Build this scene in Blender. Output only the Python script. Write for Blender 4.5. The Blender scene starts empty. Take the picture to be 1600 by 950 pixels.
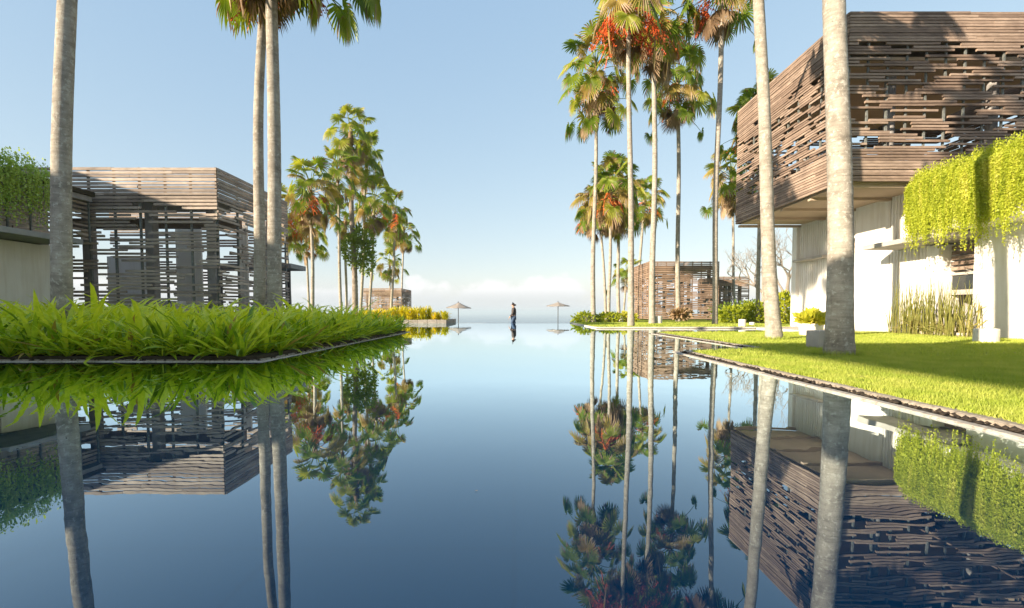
import bpy, bmesh, math, random
import numpy as np
from mathutils import Vector, Matrix, Euler

random.seed(7)
rng = np.random.default_rng(7)
R = math.radians
scene = bpy.context.scene
COL = scene.collection

# ------------------------------------------------------------------ camera
F, CX, CY, CAMZ = 755.0, 803.0, 522.0, 0.60      # focal length in px of a 1600 px wide picture, principal point
TH = math.atan(34.5 / F)                          # slight downward pitch
cam_d = bpy.data.cameras.new('camera')
cam = bpy.data.objects.new('camera', cam_d)
COL.objects.link(cam)
cam.location = (0, 0, CAMZ)
cam.rotation_euler = (math.pi / 2 - TH, 0, 0)
cam_d.sensor_fit = 'HORIZONTAL'
cam_d.sensor_width = 36
cam_d.lens = F / 1600 * 36
cam_d.shift_x = -(CX - 800) / 1600
cam_d.shift_y = (CY - 475) / 1600
cam_d.clip_start = 0.05
cam_d.clip_end = 120000
scene.camera = cam

# ------------------------------------------------------------------ light
SUN_EL = R(16)
SUN_AZ = math.atan2(-0.84, -0.545)                # clockwise from +Y
sdir = Vector((math.sin(SUN_AZ) * math.cos(SUN_EL), math.cos(SUN_AZ) * math.cos(SUN_EL), math.sin(SUN_EL)))
world = bpy.data.worlds.new('World')
scene.world = world
world.use_nodes = True
wn, wl = world.node_tree.nodes, world.node_tree.links
wn.clear()
out = wn.new('ShaderNodeOutputWorld')
bg = wn.new('ShaderNodeBackground')
bg.inputs['Strength'].default_value = 0.140
sky = wn.new('ShaderNodeTexSky')
sky.sky_type = 'NISHITA'
sky.sun_disc = False
sky.sun_elevation = SUN_EL
sky.sun_rotation = SUN_AZ % (2 * math.pi)
sky.altitude = 60
sky.air_density = 1.0
sky.dust_density = 0.6
sky.ozone_density = 3.0
# a low bank of cumulus all round the horizon
tc = wn.new('ShaderNodeTexCoord')
sep = wn.new('ShaderNodeSeparateXYZ')
wl.new(tc.outputs['Generated'], sep.inputs[0])
mp = wn.new('ShaderNodeMapping')
mp.inputs['Scale'].default_value = (9.0, 9.0, 11.0)
mp.inputs['Location'].default_value = (3.35, 0.6, 0.0)
wl.new(tc.outputs['Generated'], mp.inputs['Vector'])
nz = wn.new('ShaderNodeTexNoise')
nz.inputs['Scale'].default_value = 1.0
nz.inputs['Detail'].default_value = 7
nz.inputs['Roughness'].default_value = 0.52
wl.new(mp.outputs[0], nz.inputs['Vector'])
def wmath(op, a, b=None, clamp=False):
    n = wn.new('ShaderNodeMath'); n.operation = op; n.use_clamp = clamp
    for i, v in enumerate((a, b)):
        if v is None: continue
        if isinstance(v, (int, float)): n.inputs[i].default_value = v
        else: wl.new(v, n.inputs[i])
    return n.outputs[0]
def wramp(v, a, b, lo, hi):
    n = wn.new('ShaderNodeMapRange'); n.interpolation_type = 'SMOOTHSTEP'
    wl.new(v, n.inputs['Value'])
    for k, x in zip(('From Min', 'From Max', 'To Min', 'To Max'), (a, b, lo, hi)): n.inputs[k].default_value = x
    return n.outputs['Result']
thr = wramp(sep.outputs['Z'], 0.03, 0.125, 0.38, 0.88)
dens = wmath('MULTIPLY', wmath('SUBTRACT', nz.outputs['Fac'], thr), 12.0, True)
low = wramp(sep.outputs['Z'], -0.002, 0.05, 0.0, 1.0)
dens = wmath('MULTIPLY', wmath('MULTIPLY', dens, low), 0.95)
mixc = wn.new('ShaderNodeMixRGB')
cm = wn.new('ShaderNodeMixRGB')                      # bright tops, greyer bases
cm.inputs['Color1'].default_value = (1.60, 1.66, 1.70, 1); cm.inputs['Color2'].default_value = (2.16, 2.15, 2.14, 1)
wl.new(wramp(sep.outputs['Z'], 0.018, 0.055, 0, 1), cm.inputs['Fac']); wl.new(cm.outputs[0], mixc.inputs['Color2'])
wl.new(dens, mixc.inputs['Fac'])
# bright morning haze evens out the whole sky: each channel compressed, the same in every direction
sc_ = wn.new('ShaderNodeSeparateColor'); wl.new(sky.outputs[0], sc_.inputs[0])
cc_ = wn.new('ShaderNodeCombineColor')
for ch, pw, tn in (('Red', 0.431, 0.81), ('Green', 0.259, 0.92), ('Blue', 0.012, 1.26)):
    wl.new(wmath('ADD', wmath('MULTIPLY', wmath('POWER', sc_.outputs[ch], pw), tn), wmath('MULTIPLY', sc_.outputs[ch], 0.125)), cc_.inputs[ch])
hzm = wn.new('ShaderNodeMixRGB'); hzm.inputs['Color2'].default_value = (1.62, 1.70, 1.74, 1)   # haze veil along the whole horizon
wl.new(wramp(sep.outputs['Z'], 0.0, 0.075, 0.9, 0.0), hzm.inputs['Fac'])
wl.new(cc_.outputs[0], hzm.inputs['Color1']); wl.new(hzm.outputs[0], mixc.inputs['Color1'])
wl.new(mixc.outputs[0], bg.inputs['Color'])
wl.new(bg.outputs[0], out.inputs['Surface'])

sun_d = bpy.data.lights.new('sun', 'SUN')
sun_d.energy = 3.4
sun_d.angle = R(0.6)
sun_d.color = (1.0, 0.84, 0.64)
sun = bpy.data.objects.new('sun', sun_d)
COL.objects.link(sun)
sun.location = (-30, -20, 30)
sun.rotation_euler = sdir.to_track_quat('Z', 'Y').to_euler()

scene.view_settings.view_transform = 'Standard'
scene.view_settings.look = 'None'
scene.view_settings.gamma = 1
scene.view_settings.exposure = 1.84
scene.render.engine = 'CYCLES'
scene.cycles.max_bounces = 8
scene.cycles.transparent_max_bounces = 8
scene.cycles.volume_bounces = 0
scene.render.resolution_x, scene.render.resolution_y = 1024, 608

# ------------------------------------------------------------------ pixel -> place
def ray(x, y):
    u, v = (x - CX) / F, (y - CY) / F
    return Vector((u, math.cos(TH) - v * math.sin(TH), -math.sin(TH) - v * math.cos(TH)))
def onz(x, y, z=0.03):            # where the pixel meets the horizontal plane z
    d = ray(x, y); t = (z - CAMZ) / d.z
    return Vector((0, 0, CAMZ)) + d * t
def atY(x, y, Y):                 # the pixel at a known distance Y
    d = ray(x, y); return Vector((0, 0, CAMZ)) + d * (Y / d.y)
def atX(x, y, X):                 # the pixel on a wall plane of known X
    d = ray(x, y); return Vector((0, 0, CAMZ)) + d * (X / d.x)

# ------------------------------------------------------------------ materials
M = {}
def nodes(name):
    m = bpy.data.materials.new(name); m.use_nodes = True
    n, l = m.node_tree.nodes, m.node_tree.links
    n.clear()
    o = n.new('ShaderNodeOutputMaterial')
    M[name] = m
    return m, n, l, o
def ramp(n, l, fac, stops):
    r = n.new('ShaderNodeValToRGB')
    e = r.color_ramp.elements
    while len(e) < len(stops): e.new(0.5)
    for el, (p, c) in zip(e, stops):
        el.position = p; el.color = (*c, 1)
    l.new(fac, r.inputs['Fac'])
    return r.outputs['Color']
def noise(n, l, scale, detail=4, rough=0.55, vec=None, stretch=None):
    t = n.new('ShaderNodeTexNoise')
    t.inputs['Scale'].default_value = scale; t.inputs['Detail'].default_value = detail
    t.inputs['Roughness'].default_value = rough
    if vec is None:
        g = n.new('ShaderNodeNewGeometry'); vec = g.outputs['Position']
    if stretch:
        m = n.new('ShaderNodeMapping'); m.inputs['Scale'].default_value = stretch
        l.new(vec, m.inputs['Vector']); vec = m.outputs[0]
    l.new(vec, t.inputs['Vector'])
    return t.outputs['Fac']
def mixrgb(n, l, a, b, fac, mode='MIX'):
    x = n.new('ShaderNodeMixRGB'); x.blend_type = mode
    for k, v in (('Color1', a), ('Color2', b), ('Fac', fac)):
        if isinstance(v, (tuple, list)): x.inputs[k].default_value = (*v, 1)
        elif isinstance(v, (int, float)): x.inputs[k].default_value = v
        else: l.new(v, x.inputs[k])
    return x.outputs[0]
def bump(n, l, h, strength, dist=0.02):
    b = n.new('ShaderNodeBump'); b.inputs['Strength'].default_value = strength
    b.inputs['Distance'].default_value = dist
    l.new(h, b.inputs['Height']); return b.outputs[0]
def pbsdf(n, l, o, col, rough=0.7, normal=None, spec=0.3, metal=0):
    p = n.new('ShaderNodeBsdfPrincipled')
    if isinstance(col, (tuple, list)): p.inputs['Base Color'].default_value = (*col, 1)
    else: l.new(col, p.inputs['Base Color'])
    if isinstance(rough, (int, float)): p.inputs['Roughness'].default_value = rough
    else: l.new(rough, p.inputs['Roughness'])
    p.inputs['Specular IOR Level'].default_value = spec
    p.inputs['Metallic'].default_value = metal
    if normal: l.new(normal, p.inputs['Normal'])
    l.new(p.outputs[0], o.inputs['Surface']); return p
def orand(n):
    return n.new('ShaderNodeObjectInfo').outputs['Random']
def plain(name, col, rough=0.7, var=0.25, scale=6, bs=0.2, spec=0.3):
    m, n, l, o = nodes(name)
    f = noise(n, l, scale, 6)
    c = ramp(n, l, f, [(0.25, tuple(x * (1 - var) for x in col)), (0.75, tuple(min(1, x * (1 + var)) for x in col))])
    nb = bump(n, l, noise(n, l, scale * 9, 5), bs) if bs else None
    pbsdf(n, l, o, c, rough, nb, spec); return m

def wood(name, c0, c1, c2):
    m, n, l, o = nodes(name)
    rnd = orand(n)
    g = noise(n, l, 1.0, 6, 0.65, stretch=(5, 5, 90))
    base = ramp(n, l, rnd, [(0.0, c0), (0.5, c1), (1.0, c2)])
    big = noise(n, l, 1.1, 5, 0.6)
    grain = ramp(n, l, g, [(0.3, (0.55, 0.53, 0.52)), (0.7, (1.25, 1.22, 1.2))])
    c = mixrgb(n, l, base, grain, 1.0, 'MULTIPLY')
    wear = ramp(n, l, big, [(0.35, (0.72, 0.70, 0.70)), (0.68, (1.18, 1.16, 1.14))])
    c = mixrgb(n, l, c, wear, 1.0, 'MULTIPLY')
    pbsdf(n, l, o, c, 0.75, bump(n, l, g, 0.35, 0.01), 0.25)
wood('wood', (0.215, 0.16, 0.125), (0.30, 0.228, 0.178), (0.38, 0.30, 0.24))
wood('wood_grey', (0.29, 0.245, 0.21), (0.39, 0.335, 0.285), (0.48, 0.415, 0.355))
wood('wood_far', (0.23, 0.165, 0.12), (0.29, 0.21, 0.155), (0.35, 0.26, 0.195))

def plaster():
    m, n, l, o = nodes('plaster')
    a = noise(n, l, 0.8, 6, 0.6)
    s = noise(n, l, 1.0, 5, 0.6, stretch=(6, 6, 0.5))
    c = ramp(n, l, a, [(0.3, (0.70, 0.675, 0.63)), (0.7, (0.83, 0.81, 0.77))])
    c = mixrgb(n, l, c, ramp(n, l, s, [(0.36, (0.80, 0.76, 0.68)), (0.56, (1, 1, 1))]), 0.55, 'MULTIPLY')
    pbsdf(n, l, o, c, 0.85, bump(n, l, noise(n, l, 30, 5), 0.25, 0.01), 0.2)
plaster()
plain('soffit', (0.44, 0.345, 0.26), 0.85, 0.16, 1.4, 0.2)
plain('ceiling', (0.64, 0.50, 0.36), 0.9, 0.10, 1.2, 0.1)
plain('concrete', (0.42, 0.39, 0.35), 0.85, 0.22, 2.5, 0.3)
plain('concrete_grey', (0.27, 0.27, 0.265), 0.85, 0.22, 3, 0.3)
plain('pot_white', (0.70, 0.66, 0.60), 0.75, 0.16, 7, 0.3)
plain('paving', (0.56, 0.50, 0.42), 0.85, 0.2, 3, 0.3)
plain('post_metal', (0.155, 0.165, 0.155), 0.6, 0.5, 22, 0.4)
plain('column_grey', (0.30, 0.285, 0.275), 0.6, 0.3, 5, 0.2)
plain('soil', (0.06, 0.05, 0.032), 0.95, 0.4, 12, 0.8)
plain('gravel', (0.07, 0.062, 0.055), 0.8, 0.6, 30, 0.8)
plain('cliff', (0.16, 0.14, 0.11), 0.95, 0.3, 0.5, 0.6)
plain('thatch', (0.34, 0.295, 0.255), 0.9, 0.3, 20, 0.6)
plain('dark_metal', (0.05, 0.05, 0.05), 0.5, 0.2, 8, 0)
plain('skin', (0.50, 0.31, 0.22), 0.55, 0.08, 12, 0)
plain('hair', (0.03, 0.019, 0.013), 0.5, 0.3, 60, 0.4)
plain('jacket', (0.085, 0.072, 0.068), 0.9, 0.2, 30, 0.4)
plain('jeans', (0.065, 0.105, 0.18), 0.9, 0.25, 40, 0.4)
plain('shoe', (0.6, 0.58, 0.55), 0.7, 0.1, 10, 0)
plain('dark_leaf_litter', (0.035, 0.027, 0.02), 0.85, 0.5, 20, 0.3)
plain('stem_bark', (0.27, 0.235, 0.20), 0.9, 0.3, 12, 0.5)

def stone(name, c0, c1):
    m, n, l, o = nodes(name)
    a = noise(n, l, 5, 7, 0.65)
    c = ramp(n, l, a, [(0.28, c0), (0.5, tuple((x + y) / 2 for x, y in zip(c0, c1))), (0.72, c1)])
    sp = noise(n, l, 34, 4, 0.6)
    c = mixrgb(n, l, c, ramp(n, l, sp, [(0.36, (0.45, 0.42, 0.38)), (0.5, (1, 1, 1))]), 0.7, 'MULTIPLY')
    pbsdf(n, l, o, c, 0.8, bump(n, l, sp, 0.6, 0.01), 0.3)
stone('kerb_stone', (0.25, 0.21, 0.165), (0.47, 0.41, 0.33))
stone('rim_stone', (0.36, 0.32, 0.27), (0.55, 0.50, 0.43))
stone('wall_stone', (0.20, 0.18, 0.15), (0.40, 0.37, 0.32))

def trunk_mat(name, c0, c1, c2, lichen):
    m, n, l, o = nodes(name)
    a = noise(n, l, 4.5, 8, 0.68, stretch=(1, 1, 0.7))
    rings = noise(n, l, 1.0, 5, 0.65, stretch=(3, 3, 30))
    c = ramp(n, l, a, [(0.30, c0), (0.5, c1), (0.70, c2)])
    c = mixrgb(n, l, c, ramp(n, l, rings, [(0.36, (0.72, 0.70, 0.68)), (0.56, (1.05, 1.04, 1.03))]), 0.75, 'MULTIPLY')
    sp1 = noise(n, l, 17, 5, 0.65)
    c = mixrgb(n, l, c, lichen, ramp(n, l, sp1, [(0.55, (0, 0, 0)), (0.63, (0.75,) * 3)]))
    sp2 = noise(n, l, 26, 6, 0.7, stretch=(1, 1, 1.8))
    c = mixrgb(n, l, c, tuple(x * 0.42 for x in c0), ramp(n, l, sp2, [(0.60, (0, 0, 0)), (0.70, (0.8,) * 3)]))
    fine = noise(n, l, 60, 5, 0.7)
    mx = n.new('ShaderNodeMath'); mx.operation = 'ADD'; l.new(fine, mx.inputs[0]); l.new(rings, mx.inputs[1])
    pbsdf(n, l, o, c, 0.85, bump(n, l, mx.outputs[0], 0.7, 0.012), 0.2)
trunk_mat('trunk', (0.20, 0.178, 0.148), (0.325, 0.295, 0.247), (0.44, 0.405, 0.345), (0.50, 0.475, 0.41))
trunk_mat('trunk_rough', (0.13, 0.105, 0.085), (0.24, 0.20, 0.165), (0.36, 0.31, 0.26), (0.42, 0.37, 0.32))

def leaf(name, cols, trans=0.45, rough=0.45, patch=None, spec=0.35, objvar=True, stretch=None):
    """cols: dark / mid / light leaf colour; light passes through the blade"""
    m, n, l, o = nodes(name)
    f = noise(n, l, patch or 3.0, 4, 0.6, stretch=stretch)
    if objvar:
        s = n.new('ShaderNodeMath'); s.operation = 'MULTIPLY_ADD'
        l.new(orand(n), s.inputs[0]); s.inputs[1].default_value = 0.5
        s2 = n.new('ShaderNodeMath'); s2.operation = 'MULTIPLY_ADD'
        l.new(f, s2.inputs[0]); s2.inputs[1].default_value = 0.9; s2.inputs[2].default_value = -0.20
        l.new(s2.outputs[0], s.inputs[2]); f = s.outputs[0]
    c = ramp(n, l, f, [(0.2, cols[0]), (0.5, cols[1]), (0.8, cols[2])])
    p = n.new('ShaderNodeBsdfPrincipled')
    l.new(c, p.inputs['Base Color']); p.inputs['Roughness'].default_value = rough
    p.inputs['Specular IOR Level'].default_value = spec
    t = n.new('ShaderNodeBsdfTranslucent')
    tc_ = mixrgb(n, l, c, (1.35, 1.35, 0.55), 1.0, 'MULTIPLY'); l.new(tc_, t.inputs['Color'])
    x = n.new('ShaderNodeMixShader'); x.inputs[0].default_value = trans
    l.new(p.outputs[0], x.inputs[1]); l.new(t.outputs[0], x.inputs[2]); l.new(x.outputs[0], o.inputs['Surface'])
leaf('frond_green', [(0.11, 0.18, 0.02), (0.22, 0.29, 0.03), (0.40, 0.40, 0.06)], 0.45)
leaf('frond_yellow', [(0.18, 0.165, 0.03), (0.30, 0.24, 0.05), (0.42, 0.31, 0.11)], 0.35)
leaf('frond_dry', [(0.20, 0.125, 0.07), (0.33, 0.225, 0.135), (0.47, 0.36, 0.24)], 0.25, 0.7)
leaf('fruit', [(0.48, 0.06, 0.02), (0.70, 0.12, 0.03), (0.78, 0.24, 0.06)], 0.05, 0.5)
leaf('strap_leaf', [(0.11, 0.21, 0.008), (0.36, 0.49, 0.018), (0.70, 0.73, 0.06)], 0.38, 0.32, 7.0, 0.5)
leaf('strap_leaf_old', [(0.24, 0.19, 0.03), (0.36, 0.25, 0.05), (0.44, 0.30, 0.09)], 0.4, 0.5)
leaf('yellow_leaf', [(0.30, 0.32, 0.015), (0.58, 0.50, 0.02), (0.75, 0.60, 0.04)], 0.4, 0.45, 2.6)
leaf('bush_leaf', [(0.22, 0.28, 0.02), (0.40, 0.42, 0.03), (0.56, 0.52, 0.06)], 0.4, 0.45, 4)
leaf('dark_leaf', [(0.07, 0.12, 0.02), (0.14, 0.21, 0.03), (0.24, 0.30, 0.05)], 0.35, 0.45, 4)
leaf('vine_leaf', [(0.20, 0.28, 0.02), (0.46, 0.50, 0.05), (0.76, 0.69, 0.22)], 0.40, 0.5, 2.2, stretch=(4, 4, 0.35))
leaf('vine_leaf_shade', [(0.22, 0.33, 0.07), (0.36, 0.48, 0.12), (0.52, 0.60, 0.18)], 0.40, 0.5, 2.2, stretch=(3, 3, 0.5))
leaf('grass', [(0.22, 0.29, 0.035), (0.35, 0.43, 0.06), (0.54, 0.55, 0.13)], 0.35, 0.55, 3.2)
leaf('reed', [(0.15, 0.19, 0.04), (0.28, 0.28, 0.07), (0.40, 0.33, 0.14)], 0.3, 0.5, 9)

def lawn_mat():
    m, n, l, o = nodes('turf')
    a = noise(n, l, 1.3, 5, 0.6); b = noise(n, l, 70, 4, 0.7)
    c = ramp(n, l, a, [(0.3, (0.21, 0.27, 0.03)), (0.7, (0.35, 0.39, 0.06))])
    c = mixrgb(n, l, c, ramp(n, l, b, [(0.3, (0.55, 0.6, 0.5)), (0.7, (1.2, 1.2, 1.1))]), 1, 'MULTIPLY')
    pbsdf(n, l, o, c, 0.9, bump(n, l, b, 1.0, 0.03), 0.1)
lawn_mat()

def water_mat():
    m, n, l, o = nodes('pool_water')
    g = n.new('ShaderNodeNewGeometry')
    w1 = noise(n, l, 1.0, 2, 0.5, stretch=(1.6, 0.9, 1))
    w2 = noise(n, l, 1.0, 2, 0.5, stretch=(6.5, 3.2, 1))
    ad = n.new('ShaderNodeMath'); ad.operation = 'MULTIPLY_ADD'
    l.new(w2, ad.inputs[0]); ad.inputs[1].default_value = 0.16; l.new(w1, ad.inputs[2])
    pt = n.new('ShaderNodeMapRange'); l.new(noise(n, l, 0.22, 3, 0.6), pt.inputs['Value'])     # patches of breeze
    pt.inputs['From Min'].default_value = 0.38; pt.inputs['From Max'].default_value = 0.66
    pt.inputs['To Min'].default_value = 0.55; pt.inputs['To Max'].default_value = 1.5
    am = n.new('ShaderNodeMath'); am.operation = 'MULTIPLY'; l.new(ad.outputs[0], am.inputs[0]); l.new(pt.outputs['Result'], am.inputs[1])
    nb = bump(n, l, am.outputs[0], 1.0, 0.0017)
    fr = n.new('ShaderNodeFresnel'); fr.inputs['IOR'].default_value = 1.40
    l.new(nb, fr.inputs['Normal'])
    fm = n.new('ShaderNodeMath'); fm.operation = 'MULTIPLY'; fm.use_clamp = True; fm.inputs[1].default_value = 2.3
    l.new(fr.outputs[0], fm.inputs[0])
    gl = n.new('ShaderNodeBsdfGlossy'); gl.inputs['Roughness'].default_value = 0.0
    gl.inputs['Color'].default_value = (0.82, 0.94, 1, 1)
    l.new(nb, gl.inputs['Normal'])
    df = n.new('ShaderNodeBsdfDiffuse')
    tile = n.new('ShaderNodeTexBrick'); tile.inputs['Scale'].default_value = 1.0
    tile.inputs['Color1'].default_value = (0.0006, 0.018, 0.056, 1); tile.inputs['Color2'].default_value = (0.0007, 0.019, 0.058, 1)
    tile.inputs['Mortar'].default_value = (0.0005, 0.015, 0.048, 1)
    tile.inputs['Mortar Size'].default_value = 0.006; tile.inputs['Brick Width'].default_value = 0.6; tile.inputs['Row Height'].default_value = 0.6
    tile.offset = 0
    l.new(g.outputs['Position'], tile.inputs['Vector'])
    l.new(tile.outputs['Color'], df.inputs['Color'])
    x = n.new('ShaderNodeMixShader')
    l.new(fm.outputs[0], x.inputs[0]); l.new(df.outputs[0], x.inputs[1]); l.new(gl.outputs[0], x.inputs[2])
    l.new(x.outputs[0], o.inputs['Surface'])
water_mat()
def sea_mat():
    m, n, l, o = nodes('sea')
    w = noise(n, l, 0.02, 4, 0.6)
    pbsdf(n, l, o, (0.02, 0.07, 0.12), 0.25, bump(n, l, w, 0.6, 8.0), 0.5)
sea_mat()
def glass_mat():
    m, n, l, o = nodes('glass')
    p = pbsdf(n, l, o, (0.03, 0.035, 0.035), 0.06, None, 0.6)
glass_mat()
def curtain_mat():
    m, n, l, o = nodes('curtain')
    pbsdf(n, l, o, (0.80, 0.76, 0.70), 0.9)
curtain_mat()

# ------------------------------------------------------------------ mesh helpers
class MB:
    def __init__(self): self.v = []; self.f = []; self.mi = []
    def add(self, vs, fs, mi=0):
        o = len(self.v); self.v.extend(vs)
        for f in fs: self.f.append(tuple(i + o for i in f)); self.mi.append(mi)
    def box(self, x0, x1, y0, y1, z0, z1, mi=0):
        v = [(x0, y0, z0), (x1, y0, z0), (x1, y1, z0), (x0, y1, z0), (x0, y0, z1), (x1, y0, z1), (x1, y1, z1), (x0, y1, z1)]
        self.add(v, [(0, 3, 2, 1), (4, 5, 6, 7), (0, 1, 5, 4), (1, 2, 6, 5), (2, 3, 7, 6), (3, 0, 4, 7)], mi)
    def tube(self, pts, rad, seg=8, cap=True, mi=0):
        pts = [Vector(p) for p in pts]; n = len(pts)
        vs = []
        t0 = (pts[1] - pts[0]).normalized()
        u = t0.orthogonal().normalized()
        for i, p in enumerate(pts):
            t = (pts[min(i + 1, n - 1)] - pts[max(i - 1, 0)]).normalized()
            u = (u - t * u.dot(t)).normalized(); w = t.cross(u)
            r = rad[i] if hasattr(rad, '__len__') else rad
            for k in range(seg):
                a = 2 * math.pi * k / seg
                vs.append(tuple(p + (u * math.cos(a) + w * math.sin(a)) * r))
        fs = []
        for i in range(n - 1):
            for k in range(seg):
                a, b = i * seg + k, i * seg + (k + 1) % seg
                fs.append((a, b, b + seg, a + seg))
        if cap:
            fs.append(tuple(range(seg - 1, -1, -1))); fs.append(tuple((n - 1) * seg + k for k in range(seg)))
        self.add(vs, fs, mi)
    def lathe(self, prof, seg=20, c=(0, 0), mi=0):
        vs = []; n = len(prof)
        for r, z in prof:
            for k in range(seg):
                a = 2 * math.pi * k / seg
                vs.append((c[0] + r * math.cos(a), c[1] + r * math.sin(a), z))
        fs = [(i * seg + k, i * seg + (k + 1) % seg, (i + 1) * seg + (k + 1) % seg, (i + 1) * seg + k) for i in range(n - 1) for k in range(seg)]
        fs.append(tuple(range(seg - 1, -1, -1))); fs.append(tuple((n - 1) * seg + k for k in range(seg)))
        self.add(vs, fs, mi)
    def mesh(self, name, mats, smooth=False):
        me = bpy.data.meshes.new(name)
        me.from_pydata([tuple(v) for v in self.v], [], self.f)
        for m in (mats if isinstance(mats, (list, tuple)) else [mats]): me.materials.append(M[m])
        if any(self.mi): me.polygons.foreach_set('material_index', self.mi)
        if smooth: me.polygons.foreach_set('use_smooth', [True] * len(me.polygons))
        me.update(); return me
    def build(self, name, mats, parent=None, smooth=False):
        return link(name, self.mesh(name, mats, smooth), parent)
def link(name, me, parent=None):
    o = bpy.data.objects.new(name, me); COL.objects.link(o)
    if parent: o.parent = parent
    return o
def tag(o, label=None, cat=None, group=None, kind=None):
    if label: o['label'] = label
    if cat: o['category'] = cat
    if group: o['group'] = group
    if kind: o['kind'] = kind
    return o
def empty(name, loc, label=None, cat=None, group=None):
    o = bpy.data.objects.new(name, None); COL.objects.link(o); o.location = loc
    o.empty_display_size = 0.2
    return tag(o, label, cat, group)
def bevel(me, w, seg=1):
    b = bmesh.new(); b.from_mesh(me)
    bmesh.ops.bevel(b, geom=b.edges[:], offset=w, segments=seg, affect='EDGES', profile=0.6)
    b.to_mesh(me); b.free(); return me
def tri_mesh(name, verts, faces, mat):
    """verts (n,3) and faces (m,k) numpy arrays -> mesh, fast"""
    me = bpy.data.meshes.new(name)
    k = faces.shape[1]
    me.vertices.add(len(verts)); me.vertices.foreach_set('co', verts.astype(np.float32).ravel())
    me.loops.add(faces.size); me.loops.foreach_set('vertex_index', faces.astype(np.int32).ravel())
    me.polygons.add(len(faces)); me.polygons.foreach_set('loop_start', np.arange(0, faces.size, k, dtype=np.int32))
    me.polygons.foreach_set('loop_total', np.full(len(faces), k, dtype=np.int32))
    for m in ([mat] if isinstance(mat, str) else mat): me.materials.append(M[m])
    me.update(calc_edges=True); me.validate(); return me
def local(mb, loc):
    mb.v = [(v[0] - loc[0], v[1] - loc[1], v[2] - loc[2]) for v in mb.v]; return mb

# ------------------------------------------------------------------ the setting
def sheet(name, pts, z, mat, thick=None, kind='structure'):
    """flat polygon; with a skirt down to z - thick"""
    b = MB(); n = len(pts)
    b.add([(x, y, z) for x, y in pts], [tuple(range(n))])
    if thick:
        b.add([(x, y, z) for x, y in pts] + [(x, y, z - thick) for x, y in pts],
              [(i, i + n, (i + 1) % n + n, (i + 1) % n) for i in range(n)])
    return tag(b.build(name, mat), kind=kind)

sea = MB(); S_ = 45000
sea.add([(-S_, 40, -60), (S_, 40, -60), (S_, S_, -60), (-S_, S_, -60)], [(0, 1, 2, 3)])
sea.add([(-S_, -S_, -60), (S_, -S_, -60), (S_, 40, -60), (-S_, 40, -60)], [(0, 1, 2, 3)])
tag(sea.build('sea', 'sea'), kind='structure')

YL = 26.0      # far lip of the pool
# headland with its cliff: higher wings left and right, a lower terrace beyond the pool's lip
g = MB()
def prism(pts, z, zb=-62):
    n = len(pts)
    g.add([(x, y, z) for x, y in pts] + [(x, y, zb) for x, y in pts],
          [tuple(range(n))] + [(i, i + n, (i + 1) % n + n, (i + 1) % n) for i in range(n)])
prism([(-70, -60), (70, -60), (70, YL - .02), (-70, YL - .02)], -0.30)
prism([(-70, YL + .02), (-4.3, YL + .02), (-11.8, 78), (-70, 78)], -0.03)
prism([(3.4, YL + .02), (70, YL + .02), (70, 72), (10.2, 72)], -0.03)
g.build('ground', 'cliff').__setitem__('kind', 'structure')
def tprism(name, pts, z):
    global g
    g = MB(); prism(pts, z, -61); tag(g.build(name, 'paving'), kind='structure')
tprism('terrace', [(-5.05, 31), (4.1, 31), (8.0, 58), (-8.8, 58)], -1.0)
tprism('walkway', [(-4.29, YL + .05), (3.39, YL + .05), (4.05, 30.95), (-4.98, 30.95)], -0.63)

# pool: brimming, so the water surface is level with its rim
tag(sheet('pool_water', [(-16, -14), (9.0, -14), (9.0, YL), (-16, YL)], 0.0, 'pool_water'), kind='structure')
# far lip
lip = MB(); lip.box(-3.6, 3.05, YL - 0.03, YL + 0.045, -0.5, 0.004)
tag(lip.build('pool_lip', 'concrete_grey'), kind='structure')

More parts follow.
